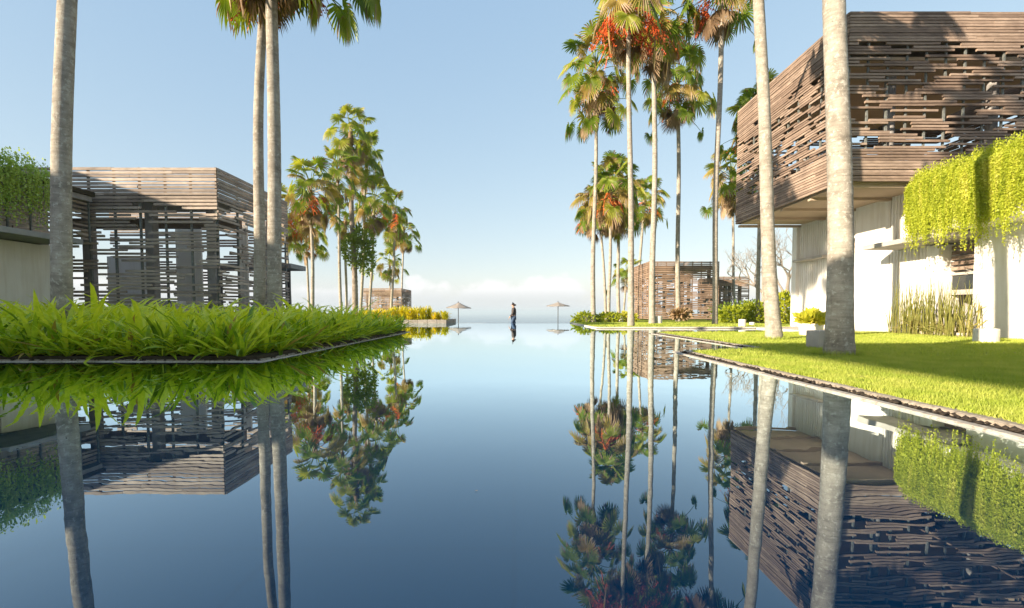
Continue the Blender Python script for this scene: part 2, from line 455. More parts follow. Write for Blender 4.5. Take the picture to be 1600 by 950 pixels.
# ---- edges: a flush pale rim, a dark gutter, an outer kerb of rough stone
def off_poly(pts, d):
    """offset an open polyline to its right hand side"""
    out_ = []
    for i, p in enumerate(pts):
        p = Vector(p)
        ns = []
        if i > 0: t = (p - Vector(pts[i - 1])).normalized(); ns.append(Vector((t.y, -t.x)))
        if i < len(pts) - 1: t = (Vector(pts[i + 1]) - p).normalized(); ns.append(Vector((t.y, -t.x)))
        if len(ns) == 2:
            m = (ns[0] + ns[1]).normalized(); k = 1 / max(0.3, m.dot(ns[0]))
            out_.append(p + m * d * k)
        else: out_.append(p + ns[0] * d)
    return out_
def strip(b, pts, d0, d1, z):
    A, B = off_poly(pts, d0), off_poly(pts, d1)
    for i in range(len(pts) - 1):
        b.add([(*A[i], z), (*B[i], z), (*B[i + 1], z), (*A[i + 1], z)], [(0, 1, 2, 3)])
def stones(parent, name, pts, d0, d1, z0, z1, mat, length, jz=0.006, jd=0.006, rs=1, gap=0.006):
    rr = random.Random(rs)
    A, B = off_poly(pts, d0), off_poly(pts, d1)
    for i in range(len(pts) - 1):
        L = (A[i + 1] - A[i]).length
        n = max(1, round(L / length))
        cuts = [0] + [(k + rr.uniform(-0.2, 0.2)) / n for k in range(1, n)] + [1]
        for k in range(n):
            a, c = cuts[k] + gap / L / 2, cuts[k + 1] - gap / L / 2
            sub = 7
            b = MB(); zz = z1 + rr.uniform(-jz, jz); dj = rr.uniform(-jd, jd)
            P = []
            for s in range(sub + 1):
                t = a + (c - a) * s / sub
                pa, pb = A[i].lerp(A[i + 1], t), B[i].lerp(B[i + 1], t)
                nrm = (pb - pa).normalized()
                w1_, w2_ = rr.uniform(-jd, jd) * 0.5, rr.uniform(-jd, jd)
                pa = pa + nrm * w1_; pb = pb + nrm * (w2_ + dj)
                h = zz + rr.uniform(-jz, jz) * 0.6
                q1, q2 = pa.lerp(pb, 0.14), pa.lerp(pb, 0.86)
                P.append([(*pa, z0), (*pa, h - 0.008), (*q1, h), (*q2, h + rr.uniform(-jz, jz) * .4), (*pb, h - 0.009), (*pb, z0)])
            vs = [v for ring in P for v in ring]
            fs = [(s * 6 + q, s * 6 + q + 1, (s + 1) * 6 + q + 1, (s + 1) * 6 + q) for s in range(sub) for q in range(5)]
            fs += [tuple(range(6)), tuple(sub * 6 + q for q in range(5, -1, -1))]
            b.add(vs, fs); b.build(name, mat, parent)

RIGHT = [(2.37, -6), (2.37, 7.22), (3.77, 7.95), (3.77, 13.5), (8.7, 13.9)]
LEFT = [(-3.16, 14.5), (-2.98, 5.80), (-14, 5.77)]
LEFT = [(-5.6, 14.6), (-3.10, 14.5), (-3.02, 5.79), (-13.0, 5.77)]
for nm, poly in (('pool_rim', RIGHT), ('pool_rim', LEFT)):
    gt = MB(); strip(gt, poly, 0.02, 0.30, 0.003)
    rim = tag(gt.build(nm, 'gravel'), kind='structure')
    stones(rim, 'rim_stone', poly, 0.0, 0.075 if poly is RIGHT else 0.05, -0.05, 0.011 if poly is RIGHT else 0.007, 'rim_stone', 1.15, 0.002, 0.002, 3)
    if poly is RIGHT:
        stones(rim, 'kerb_stone', poly, 0.155, 0.275, -0.05, 0.030, 'kerb_stone', 0.7, 0.0022, 0.004, 5, 0.010)
    else:
        stones(rim, 'kerb_stone', poly, 0.075, 0.15, -0.05, 0.016, 'kerb_stone', 0.75, 0.004, 0.006, 6, 0.008)
# pebbles, leaf litter in the gutters
def pebbles(name, poly, d0, d1, n, label, s0=0.008, s1=0.024):
    A, B = off_poly(poly, d0), off_poly(poly, d1)
    V, Fc = [], []
    octa = np.array([(1, 0, 0), (-1, 0, 0), (0, 1, 0), (0, -1, 0), (0, 0, 1), (0, 0, -1)], float)
    of = np.array([(0, 2, 4), (2, 1, 4), (1, 3, 4), (3, 0, 4), (2, 0, 5), (1, 2, 5), (3, 1, 5), (0, 3, 5)])
    Ls = [(A[i + 1] - A[i]).length for i in range(len(A) - 1)]
    for i in range(len(A) - 1):
        for k in range(int(n * Ls[i] / sum(Ls))):
            t = rng.random(); q = rng.random()
            p = A[i].lerp(A[i + 1], t).lerp(B[i].lerp(B[i + 1], t), q)
            s = rng.uniform(s0, s1)
            th = rng.uniform(0, 6.28); ro = np.array([[math.cos(th), -math.sin(th), 0], [math.sin(th), math.cos(th), 0], [0, 0, 1]])
            v = (octa * s * np.array([1.3, 0.9, rng.uniform(0.35, 0.7)]) * rng.uniform(0.8, 1.2, (6, 1))) @ ro.T + np.array([p.x, p.y, 0.010 + s * 0.3])
            V.append(v); Fc.append(of + 6 * len(Fc))
    o = link(name, tri_mesh(name, np.concatenate(V), np.concatenate(Fc), 'dark_leaf_litter'))
    tag(o, label, 'leaf litter', kind='stuff')
pebbles('leaf_litter', RIGHT[:4], 0.085, 0.16, 1500, 'dark pebbles and leaf litter in the gutter along the right lawn')
pebbles('leaf_litter', LEFT, 0.075, 0.105, 500, 'dark pebbles in the gutter along the left planter kerb')

# lawns
LAWN1 = [(2.64, -6), (2.64, 6.95), (4.06, 7.70), (4.06, 13.25), (8.95, 13.62), (10.58, 13.62), (10.58, -6)]
tag(sheet('lawn', LAWN1, 0.030, 'turf', 0.2), kind='structure')
LAWN3 = [(3.12, 17.75), (3.12, 26.0), (60, 26.0), (60, 17.75)]
tag(sheet('lawn', LAWN3, 0.035, 'turf', 0.2), kind='structure')
tag(sheet('lawn', [(3.5, 26.02), (6.8, 48), (60, 48), (60, 26.02)], 0.031, 'turf', 0.2), kind='structure')
tag(sheet('lawn', [(-60, 26.03), (-60, 70), (-10.8, 70), (-4.45, 26.03)], 0.02, 'turf', 0.2), kind='structure')
# coping of the far lawn and pale path beside the white building
cp = tag(sheet('path', [(8.75, 13.66), (8.75, 19.0), (10.56, 19.0), (10.56, 13.66)], 0.045, 'paving', 0.2), kind='structure')
pr = tag(sheet('lawn_edge', [(3.0, 17.42), (3.0, 17.74), (8.73, 17.74), (8.73, 17.42)], 0.012, 'gravel', 0.2), kind='structure')
stones(pr, 'coping_stone', [(8.73, 17.73), (3.0, 17.73)][::-1], 0.0, 0.30, -0.05, 0.06, 'paving', 1.2, 0.002, 0.002, 8)
stones(pr, 'coping_stone', [(3.0, 17.75), (3.0, 26.0)], 0.0, 0.12, -0.05, 0.045, 'paving', 1.2, 0.002, 0.002, 9)
# small apron of soil by the reeds
sheet('reed_bed', [(9.1, 9.6), (9.1, 13.1), (10.57, 13.1), (10.57, 9.6)], 0.036, 'soil')

def blades(n_, xr, yr, inside, h0, h1, w, z):
    x = rng.uniform(*xr, n_); y = rng.uniform(*yr, n_)
    k = inside(x, y); x, y = x[k], y[k]; m = len(x)
    th = rng.uniform(0, 2 * np.pi, m); h = rng.uniform(h0, h1, m); ln = rng.uniform(0.1, 0.9, m) * h
    la = rng.uniform(0, 2 * np.pi, m); ww = w * rng.uniform(0.6, 1.3, m)
    a = np.stack([x - np.cos(th) * ww, y - np.sin(th) * ww, np.full(m, z)], 1)
    b = np.stack([x + np.cos(th) * ww, y + np.sin(th) * ww, np.full(m, z)], 1)
    c = np.stack([x + np.cos(la) * ln, y + np.sin(la) * ln, z + h], 1)
    return np.stack([a, b, c], 1).reshape(-1, 3)
def l1in(x, y):
    ok = (x > 2.60) & (x < 10.5)
    ok &= ~((y > 6.95 + (x - 2.64) * 0.53) & (x < 4.04)) & (y < 13.5)
    return ok
G = [blades(150000, (2.6, 6.5), (1.6, 6.0), l1in, 0.022, 0.05, 0.0035, 0.028),
     blades(110000, (2.6, 10.4), (4.5, 13.5), l1in, 0.025, 0.055, 0.006, 0.028),
     blades(9000, (2.58, 2.70), (1.6, 7.0), lambda x, y: x > 0, 0.015, 0.045, 0.004, 0.026),
     blades(16000, (3.1, 12), (17.76, 26), lambda x, y: x > 0, 0.03, 0.06, 0.012, 0.033)]
for (xb, yb, rb) in ((1311, 556, .20), (1210, 531, .17)):      # longer grass the mower misses round the trunks
    c_ = onz(xb, yb); t_ = blades(2600, (c_.x - .34, c_.x + .34), (c_.y - .34, c_.y + .34), lambda x, y: (np.hypot(x - c_.x, y - c_.y) > rb) & (np.hypot(x - c_.x, y - c_.y) < rb + .11), 0.04, 0.11, 0.005, 0.028)
    G.append(t_)
V = np.concatenate(G)
o = link('lawn_grass', tri_mesh('lawn_grass', V, np.arange(len(V)).reshape(-1, 3), 'grass'))
tag(o, 'short bright green grass of the right lawns', 'grass', kind='stuff')

def scatter_leaves(name, pts, z, mat, label, s0, s1, rs):
    r = np.random.default_rng(rs); V = []
    for x, y in pts:
        a = r.uniform(0, 6.28); s = r.uniform(s0, s1); c, d = math.cos(a), math.sin(a)
        q = [(-1, 0, 0), (-.2, -.32, .12), (1, 0, .05), (-.1, .34, .10)]
        V += [(x + s * (c * u - d * v), y + s * (d * u + c * v), z + s * w_) for u, v, w_ in q]
    V = np.array(V); o = link(name, tri_mesh(name, V, np.arange(len(V)).reshape(-1, 4), mat)); tag(o, label, 'fallen leaves', kind='stuff')
rs_ = np.random.default_rng(5)
scatter_leaves('fallen_leaves', [(rs_.uniform(2.7, 9), rs_.uniform(2.5, 13)) for k in range(70) ] , 0.055, 'frond_dry', 'dry leaves scattered over the right lawn', 0.02, 0.05, 6)
scatter_leaves('floating_leaves', [(rs_.uniform(-2.4, 2.2), rs_.uniform(1.2, 9)) for k in range(22)], 0.0025, 'frond_dry', 'tiny leaves floating on the pool', 0.004, 0.008, 7)

# ------------------------------------------------------------------ slatted screens
unit = MB(); unit.box(-.5, .5, -.5, .5, -.5, .5)
UNIT = {}
def unit_box(mat):
    if mat not in UNIT:
        UNIT[mat] = unit.mesh('slat', mat)
    return UNIT[mat]
def screen_specs(p0, p1, z0, z1, pitch, h, th, rs, prof, lens=(0.9, 3.2), gap=(0.25, 1.3)):
    """rows of horizontal slats from p0 to p1; prof(frac) = chance that a row is closed there"""
    rr = random.Random(rs); p0, p1 = Vector(p0), Vector(p1)
    L = (p1 - p0).length; ang = math.atan2(p1.y - p0.y, p1.x - p0.x)
    rows = int((z1 - z0) / pitch); pitch = (z1 - z0) / rows; specs = []
    for r in range(rows):
        z = z0 + (r + 0.5) * pitch; pr_ = prof((r + 0.5) / rows)
        s = 0.0; segs = []
        if pr_ >= 0.99:
            while s < L:
                e = min(L, s + rr.uniform(2.0, 4.2))
                if L - e < 0.6: e = L
                segs.append((s, e)); s = e + 0.008
        else:
            s = -rr.uniform(0, 1.5); on = rr.random() < pr_
            while s < L:
                if on:
                    e = s + rr.uniform(*lens) * (0.6 + pr_)
                    segs.append((max(0, s), min(L, e))); s = e
                else: s += rr.uniform(*gap) * (1.5 - pr_)
                on = (not on) if rr.random() > 0.12 else on
        for a, e in segs:
            if e - a < 0.12: continue
            m = (a + e) / 2 / L
            c = p0.lerp(p1, m)
            specs.append((c.x, c.y, z + rr.uniform(-.006, .006), e - a, th * rr.uniform(0.85, 1.15), h * rr.uniform(0.88, 1.06) * (1.12 if pr_ >= .99 else 1), ang, rr.uniform(-0.0025, 0.0025), rr.uniform(-.006, .006)))
    return specs
def place_slats(root, specs, mat, limit=290, name='slat'):
    inv = Vector(root.location)
    specs = sorted(specs, key=lambda s: -s[3] / max(1, math.hypot(s[0], s[1])) if len(s) < 10 else 0)
    for s in specs[:limit]:
        o = link(name, unit_box(mat), root)
        nx, ny = -math.sin(s[6]), math.cos(s[6])
        o.location = (s[0] - inv.x + nx * s[8], s[1] - inv.y + ny * s[8], s[2] - inv.z)
        o.rotation_euler = (0, s[7], s[6]); o.scale = (s[3], s[4], s[5])
    rest = specs[limit:]
    if rest:
        b = MB()
        for s in rest:
            ca, sa = math.cos(s[6]), math.sin(s[6]); lx, ly, lz = s[3] / 2, s[4] / 2, s[5] / 2
            vs = [(s[0] + ca * x - sa * y, s[1] + sa * x + ca * y, s[2] + z) for z in (-lz, lz) for x, y in ((-lx, -ly), (lx, -ly), (lx, ly), (-lx, ly))]
            b.add(vs, [(0, 3, 2, 1), (4, 5, 6, 7), (0, 1, 5, 4), (1, 2, 6, 5), (2, 3, 7, 6), (3, 0, 4, 7)])
        o = local(b, inv).build('slat_screen', mat, root); o['kind'] = 'stuff'
def posts(root, p0, p1, z0, z1, sp, w, mat='post_metal', inset=0.05, name='post'):
    p0, p1 = Vector(p0), Vector(p1); L = (p1 - p0).length; d = (p1 - p0) / L
    nrm = Vector((-d.y, d.x)); inv = root.location
    n = int(L / sp)
    for k in range(n + 1):
        p = p0 + d * (k * L / n) + nrm * inset
        o = link(name, unit_box(mat), root)
        o.location = (p.x - inv.x, p.y - inv.y, (z0 + z1) / 2 - inv.z); o.scale = (w, w, z1 - z0)
        o.rotation_euler = (0, 0, math.atan2(d.y, d.x))
def part(root, name, mat, boxes, bev=0):
    b = MB()
    for bx in boxes: b.box(*bx)
    me = local(b, root.location).mesh(name, mat)
    if bev: bevel(me, bev)
    return link(name, me, root)

# ---- right: white building, slatted upper floor
bx0, by0, by1 = 8.2, 12.14, 18.0
RB = empty('white_building', (10.6, 11, 0.03), 'white plastered building with a slatted wooden upper floor beside the right lawn', 'building')
Z0, Z1 = 3.83, 7.92
def prof_r(f):
    if f > 0.815: return 1.0
    if f < 0.135: return 1.0
    if f > 0.76: return 0.75
    if 0.135 < f < 0.32: return 0.38
    return 0.16
def prof_rl(f):
    if f > 0.79 or f < 0.2: return 1.0
    if f > 0.72: return 0.6
    return 0.30
sp_f = screen_specs((bx0, by0), (15.5, by0), Z0, Z1, 0.073, 0.054, 0.05, 11, prof_r)
sp_l = screen_specs((bx0, by1), (bx0, by0), Z0, Z1, 0.073, 0.054, 0.05, 12, prof_rl, (0.6, 2.2), (0.2, 0.7))
place_slats(RB, sp_f + sp_l, 'wood', 298)
sp_b = screen_specs((15.5, by1), (bx0, by1), Z0, Z1, 0.073, 0.054, 0.05, 13, prof_rl) + screen_specs((15.5, by0), (15.5, by1), Z0, Z1, 0.073, 0.054, 0.05, 14, prof_rl)
place_slats(RB, sp_b, 'wood', 0)
posts(RB, (bx0 + .05, by0), (15.4, by0), Z0 + .05, Z1 + 0.012, 0.45, 0.042, inset=0.055)
posts(RB, (bx0, by1 - .05), (bx0, by0 + .05), Z0 + .05, Z1 + 0.012, 0.50, 0.042, inset=0.055)
part(RB, 'floor_slab', 'soffit', [(bx0 + 0.13, 15.3, by0 + 0.13, by1 - 0.1, Z0 - 0.02, Z0 + 0.22)])
part(RB, 'soffit_beam', 'soffit', [(bx0 + 0.13, 15.3, by0 + 0.16 + k * 1.42, by0 + 0.30 + k * 1.42, Z0 - 0.10, Z0 - 0.022) for k in range(5)])
part(RB, 'ceiling', 'ceiling', [(bx0 + 0.3, 14.0, by0 + 0.3, 17.0, 6.92, 7.0)])
part(RB, 'roof', 'concrete', [(bx0 + 0.25, 15.2, by0 + 0.25, by1 - 0.2, 7.52, 7.7)])
for x, y in ((9.9, 13.0), (12.6, 13.0), (9.9, 16.8), (12.6, 16.8), (14.9, 13.0), (11.2, 16.8)):
    b = MB(); b.lathe([(0.13, Z0 + .22), (0.13, 6.915)], 14, (x, y))
    local(b, RB.location).build('column', 'column_grey', RB, True)
part(RB, 'inner_beam', 'wood', [(9.0, 15, 16.9, 17.1, 5.2, 5.5), (13.2, 13.4, 12.5, 17, 5.2, 5.45)])

WX = 10.6
# ground floor wall facing the pool, with ribbed stretches
w = MB()
def wall_run(y0, y1, z0, z1, rib):
    if not rib:
        w.box(WX, WX + 0.3, y0, y1, z0, z1); return
    n = max(2, int((y1 - y0) / 0.11)); dy = (y1 - y0) / n
    w.box(WX + 0.06, WX + 0.3, y0, y1, z0, z1)
    for k in range(n):
        a = y0 + k * dy
        w.add([(WX + 0.059, a, z0), (WX - 0.005, a + dy * .18, z0), (WX - 0.005, a + dy * .66, z0), (WX + 0.059, a + dy * .84, z0),
               (WX + 0.059, a, z1), (WX - 0.005, a + dy * .18, z1), (WX - 0.005, a + dy * .66, z1), (WX + 0.059, a + dy * .84, z1)],
              [(0, 4, 5, 1), (1, 5, 6, 2), (2, 6, 7, 3)])
wall_run(17.0, 18.3, 0, 3.82, True)
wall_run(15.7, 16.98, 0, 3.82, True)
wall_run(15.15, 15.68, 0, 1.3, False)
wall_run(15.15, 15.68, 2.9, 3.82, False)
wall_run(13.75, 15.13, 0, 3.82, False)
wall_run(12.40, 13.73, 0, 3.82, True)
w.box(WX + 0.301, 15.0, 18.0, 18.3, 0, 3.82)
local(w, RB.location).build('wall', 'plaster', RB)
part(RB, 'corner_pier', 'plaster', [(WX - 0.12, WX + 0.32, 18.05, 18.34, 0, 3.81)], 0.01)
part(RB, 'ledge', 'concrete', [(WX - 0.34, WX - 0.01, 16.2, 17.9, 2.42, 2.50)], 0.008)
# dark slotted window behind the big trunk
wd = part(RB, 'window', 'dark_metal', [(WX + 0.16, WX + 0.2, 15.16, 15.67, 1.31, 2.89)])
b = MB()
for k in range(9): b.box(WX + 0.08, WX + 0.12, 15.16, 15.67, 1.36 + k * .165, 1.44 + k * .165)
local(b, RB.location).build('louvre', 'wood', wd)
# entrance: recess under a thin canopy, window above a low counter
part(RB, 'door_jamb', 'plaster', [(WX - 0.10, WX + 0.45, 12.02, 12.38, 0, 2.26)], 0.006)
part(RB, 'door_jamb', 'plaster', [(WX - 0.04, WX + 0.45, 10.86, 11.16, 0, 2.26)], 0.006)
part(RB, 'recess_wall', 'concrete', [(WX + 1.3, WX + 1.4, 10.6, 13.5, 0, 3.4)])
part(RB, 'recess_wall', 'plaster', [(WX + 0.45, WX + 1.3, 12.20, 12.3, 0, 3.4), (WX + 0.45, WX + 1.3, 10.86, 10.96, 0, 3.4)])
tr = part(RB, 'window', 'concrete', [(WX + 0.20, WX + 0.32, 11.17, 12.01, 1.02, 1.14), (WX + 0.2, WX + 0.3, 11.17, 12.01, 1.50, 1.56)])
part_g = MB(); part_g.box(WX + 0.25, WX + 0.262, 11.17, 12.01, 1.15, 1.49); local(part_g, RB.location).build('pane', 'glass', tr)
for k in range(5):
    part(RB, 'louvre', 'wood', [(WX + 0.2, WX + 0.26, 11.18, 12.0, 1.62 + k * .13, 1.70 + k * .13)])
part(RB, 'step', 'paving', [(WX - 0.55, WX + 0.5, 10.8, 12.1, 0.0, 0.13)], 0.01)
part(RB, 'canopy', 'concrete', [(9.60, WX + 0.4, 10.90, 13.4, 2.30, 2.42)], 0.008)
wl_ = part(RB, 'wall', 'plaster', [(WX - 0.20, WX + 0.3, -2, 10.84, 0, 3.55)])
part(RB, 'roof', 'soil', [(9.62, 16, -2, 11.8, 3.56, 3.68)])
part(RB, 'wall', 'plaster', [(9.62, WX + .3, -2, 10.85, 2.45, 3.555)])
part(RB, 'lintel', 'concrete', [(9.62, WX + .3, 10.88, 11.75, 2.44, 3.55)])

# ---- hanging green curtain
def curtain_strands(n, p0, p1, zt, zb, out_d, rs, leaf_s, bulge=0.12, per=38):
    r = np.random.default_rng(rs); p0, p1 = np.array(p0, float), np.array(p1, float)
    d = p1 - p0; L = np.linalg.norm(d); d /= L; nrm = np.array(out_d, float)
    V = []
    t = r.random(n); clump = np.sin(t * L * 4.1 + 1.3) * 0.4 + np.sin(t * L * 13.7) * 0.35 + np.sin(t * L * 1.7 + 2) * 0.4 + np.abs(np.sin(t * L * 7.3)) * 0.5 - .3
    for i in range(n):
        if clump[i] < -0.62 and r.random() < .7: continue
        base = p0 + d * (t[i] * L)
        ln = (zt - zb) * np.clip(0.70 + 0.19 * clump[i] + r.normal(0, 0.17) + (0.30 if r.random() < .06 else 0), 0.25, 1.28)
        k = int(per * ln / (zt - zb)); s = np.linspace(0, 1, k) + r.uniform(-.02, .02, k)
        o_ = np.minimum(1, s * 6) * (0.06 + bulge * (0.6 + 0.5 * clump[i]) * (1 - 0.55 * s)) + r.normal(0, 0.014, k) + r.uniform(0, 0.09)
        back = np.maximum(0, 0.16 - s) * 2.2 * r.random()
        z = zt + 0.13 * (1 - np.minimum(1, s * 8)) * r.uniform(0.0, 2.0) + 0.05 * clump[i] - s * ln
        sway = np.cumsum(r.normal(0, 0.005, k))
        c = base[None, :] + d[None, :] * sway[:, None] + nrm[None, :] * (o_ - back)[:, None]
        c = np.column_stack([c, z])
        th = r.uniform(0, 2 * np.pi, k); ph = r.uniform(-1.45, -0.5, k); sz = leaf_s * r.uniform(0.6, 1.4, k)
        a = np.stack([np.cos(th) * np.cos(ph), np.sin(th) * np.cos(ph), np.sin(ph)], 1) * sz[:, None]
        b = np.stack([-np.sin(th), np.cos(th), r.uniform(-.5, .5, k)], 1) * (sz * 0.34)[:, None]
        V.append(np.stack([c - a * .1, c + a * .5 + b, c + a, c + a * .5 - b], 1).reshape(-1, 3))
    V = np.concatenate(V); return V
def curtain_obj(V, name, mat, label, cat):
    o = link(name, tri_mesh(name, V, np.arange(len(V)).reshape(-1, 4), mat)); return tag(o, label, cat)
V1 = curtain_strands(3400, (9.60, 6.5), (9.60, 11.82), 3.76, 2.30, (-1, 0), 21, 0.034, 0.22, 60)
V2 = curtain_strands(260, (9.60, 11.74), (10.5, 11.78), 3.70, 2.5, (0, 1), 22, 0.06, 0.05, 30)
curtain_obj(np.concatenate([V1, V2]), 'trailing_vine', 'vine_leaf', 'yellow-green vines trailing thickly over the roof edge of the right building', 'vine')

# ---- left: slatted pavilion and white building behind it
px0, py0, py1, pxl = -8.13, 13.4, 17.5, -14.5
LP = empty('slatted_pavilion', (-10, 15, 0.0), 'grey-brown slatted wooden pavilion behind the left planter', 'pavilion')
PZ0, PZ1 = 0.15, 4.55
def prof_p(f):
    if f > 0.80: return 1.0
    if f > 0.70: return 0.55
    if f > 0.42: return 0.25
    if f < 0.06: return 1.0
    return 0.34
sp = screen_specs((pxl, py0), (px0, py0), PZ0, PZ1, 0.094, 0.066, 0.05, 31, prof_p, (1.0, 3.0), (0.4, 1.5)) + \
     screen_specs((px0, py0), (px0, py1), PZ0, PZ1, 0.094, 0.066, 0.05, 37, prof_p, (0.8, 2.2), (0.4, 1.3))
place_slats(LP, sp, 'wood_grey', 298)
sp = screen_specs((px0, py1), (pxl, py1), PZ0, PZ1, 0.094, 0.066, 0.05, 33, lambda f: 1.0 if f > .8 else 0.34, (1, 2.5), (0.6, 1.8))
place_slats(LP, sp, 'wood_grey', 0)
posts(LP, (pxl, py0), (px0 - .06, py0), PZ0, PZ1 + .012, 0.67, 0.05, inset=0.06)
posts(LP, (px0, py0 + .06), (px0, py1 - .06), PZ0, PZ1 + .012, 0.85, 0.05, inset=0.06)
part(LP, 'floor', 'concrete_grey', [(pxl, px0 - .1, py0 + .1, py1 - .1, -0.2, 0.14)])
part(LP, 'ceiling', 'concrete', [(pxl + .1, px0 - 0.3, py0 + .3, 15.4, 3.75, 3.9)])
for x, y in ((-8.65, 14.0), (-10.4, 14.0), (-12.2, 14.0), (-8.65, 16.9), (-10.4, 16.9)):
    part(LP, 'column', 'column_grey', [(x - .12, x + .12, y - .12, y + .12, 0.14, 3.74)], 0.015)
for x0, x1 in ((-11.4, -10.5), (-9.3, -8.95)):          # pale drapes hung between the columns
    n = int((x1 - x0) / 0.11)
    b = MB(); vs = []
    for k in range(n * 4 + 1):
        x = x0 + (x1 - x0) * k / (n * 4); y = 16.4 + 0.045 * math.sin(k * math.pi / 2)
        vs += [(x, y, 0.2), (x, y, 3.5)]
    b.add(vs, [(2 * k, 2 * k + 2, 2 * k + 3, 2 * k + 1) for k in range(n * 4)])
    local(b, LP.location).build('curtain', 'curtain', LP)
part(LP, 'inner_wall', 'plaster', [(-13.9, -12.5, 16.6, 16.8, 0.14, 2.5)])
part(LP, 'inner_beam', 'wood_grey', [(pxl + .3, px0 - .4, 15.1, 15.3, 3.2, 3.5)])
part(LP, 'bar_counter', 'plaster', [(-12.0, -10.6, 15.2, 15.7, 0.15, 0.95)])
# flat grey canopy of the terrace behind the pavilion
CN = empty('flat_canopy', (-9, 20, 0), 'flat grey terrace canopy just behind the slatted pavilion', 'canopy')
part(CN, 'roof_slab', 'concrete_grey', [(-12.0, -8.35, 18.2, 19.5, 2.24, 2.42)], 0.01)
for x, y in ((-8.9, 18.5), (-8.9, 19.2), (-11.6, 18.5), (-11.6, 19.2)):
    part(CN, 'column', 'dark_metal', [(x - .05, x + .05, y - .05, y + .05, 0, 2.235)])

LB = empty('white_building', (-12.5, 9, 0), 'white building with green roof at the left edge, in shade', 'building')
part(LB, 'wall', 'plaster', [(-12.4, -12.0, 11.2, 13.1, 0, 2.3)])
part(LB, 'wall', 'plaster', [(-12.3, -11.3, 7.0, 10.45, 0, 3.6)])
part(LB, 'wall', 'plaster', [(-12.8, -12.41, 7.0, 13.0, 0, 3.6)])
part(LB, 'canopy', 'concrete_grey', [(-12.39, -11.05, 10.47, 12.5, 2.33, 2.46)], 0.008)
part(LB, 'roof', 'soil', [(-15.9, -11.3, 6.5, 13.2, 3.7, 3.82)])
part(LB, 'soffit', 'column_grey', [(-12.38, -11.35, 10.47, 13.15, 3.55, 3.69)])
sp = screen_specs((-11.5, 13.2), (-11.5, 10.5), 2.5, 3.55, 0.11, 0.06, 0.04, 41, lambda f: 0.6, (0.5, 1.6), (0.2, 0.7))
place_slats(LB, sp, 'wood_grey', 60)
posts(LB, (-11.5, 13.15), (-11.5, 10.5), 2.47, 3.55, 0.45, 0.035, inset=0.05)
# its upper floors, left of the frame, throw the morning shade over the planter, pavilion and lawn
part(LB, 'upper_floor', 'wood_grey', [(-26, -16.0, -4.0, 13.0, 0.0, 5.82)])
# flat-roofed open pavilion behind the viewpoint; its roof shades part of the near lawn
OP = empty('open_pavilion', (-4, -4, 0), 'flat-roofed open pavilion on slim columns behind the viewpoint', 'pavilion')
part(OP, 'roof', 'concrete', [(-9.5, 5.0, -8.0, -0.30, 4.5, 4.7)])
for x in (-9.2, 4.7):
    for y in (-7.7, -0.6):
        part(OP, 'column', 'column_grey', [(x - .1, x + .1, y - .1, y + .1, -0.3, 4.49)])
V = curtain_strands(520, (-11.28, 6.6), (-11.28, 12.2), 4.08, 2.75, (1, 0), 23, 0.055, 0.10, 34)
V = np.concatenate([V, curtain_strands(90, (-11.28, 6.6), (-11.28, 11.4), 4.05, 2.5, (1, 0), 24, 0.065, 0.10, 34)])
rr = np.random.default_rng(3)
curtain_obj(V, 'trailing_vine', 'vine_leaf_shade', 'green vines trailing from the roof edge at the left of the frame', 'vine')

# ---- far pavilions
def far_pavilion(name, label, x0, x1, y0, y1, z1, mat, pitch, limit, prof, rs, dark_roof=False, z0=0.1):
    r = empty(name, ((x0 + x1) / 2, y0, 0.03), label, 'pavilion', 'slatted pavilions by the sea')
    sp = screen_specs((x0, y0), (x1, y0), z0, z1, pitch, pitch * .72, 0.06, rs, prof, (0.5, 1.8), (0.15, 0.8))
    sd = screen_specs((x0, y1), (x0, y0), z0, z1, pitch, pitch * .72, 0.06, rs + 1, prof, (0.5, 1.8), (0.15, 0.6)) if x0 > 0 else \
        screen_specs((x1, y0), (x1, y1), z0, z1, pitch, pitch * .72, 0.06, rs + 1, prof, (0.5, 1.8), (0.15, 0.6))
    place_slats(r, sp + sd, mat, limit)
    bk = screen_specs((x1, y1), (x0, y1), z0, z1, pitch, pitch * .72, 0.06, rs + 2, lambda f: 1 if f > .8 else 0.4, (0.5, 1.8), (0.15, 0.8))
    place_slats(r, bk, mat, 0)
    posts(r, (x0, y0), (x1, y0), z0, z1, 0.6, 0.05, mat, 0.06)
    posts(r, (x0 if x0 > 0 else x1, y0), (x0 if x0 > 0 else x1, y1), z0, z1, 0.6, 0.05, mat, 0.0)
    part(r, 'roof', 'concrete', [(x0 + .2, x1 - .2, y0 + .2, y1 - .2, z1 - .5, z1 - .3)])
    for x in (x0 + .5, (x0 + x1) / 2, x1 - .5):
        for y in (y0 + .5, y1 - .5):
            part(r, 'column', 'column_grey', [(x - .1, x + .1, y - .1, y + .1, 0, z1 - .5)])
    return r
pr_far = lambda f: 1.0 if f > 0.74 or f < 0.1 else 0.66
far_pavilion('slatted_pavilion', 'brown slatted pavilion on the far right lawn behind slender palm trunks', 9.35, 14.2, 33.6, 38.5, 4.1, 'wood_far', 0.125, 290, pr_far, 51)
far_pavilion('slatted_pavilion', 'lower brown pavilion just right of the tall slatted pavilion, beside the bare tree', 15.6, 18.2, 37.5, 41.0, 3.35, 'wood_far', 0.125, 200, lambda f: 1.0 if f > 0.78 else 0.55, 57)
far_pavilion('slatted_pavilion', 'small dark-roofed slatted pavilion far away above the yellow plants', -16.4, -12.1, 52, 57, 3.15, 'wood', 0.13, 120, lambda f: 1.0 if f > 0.70 else 0.34, 61)

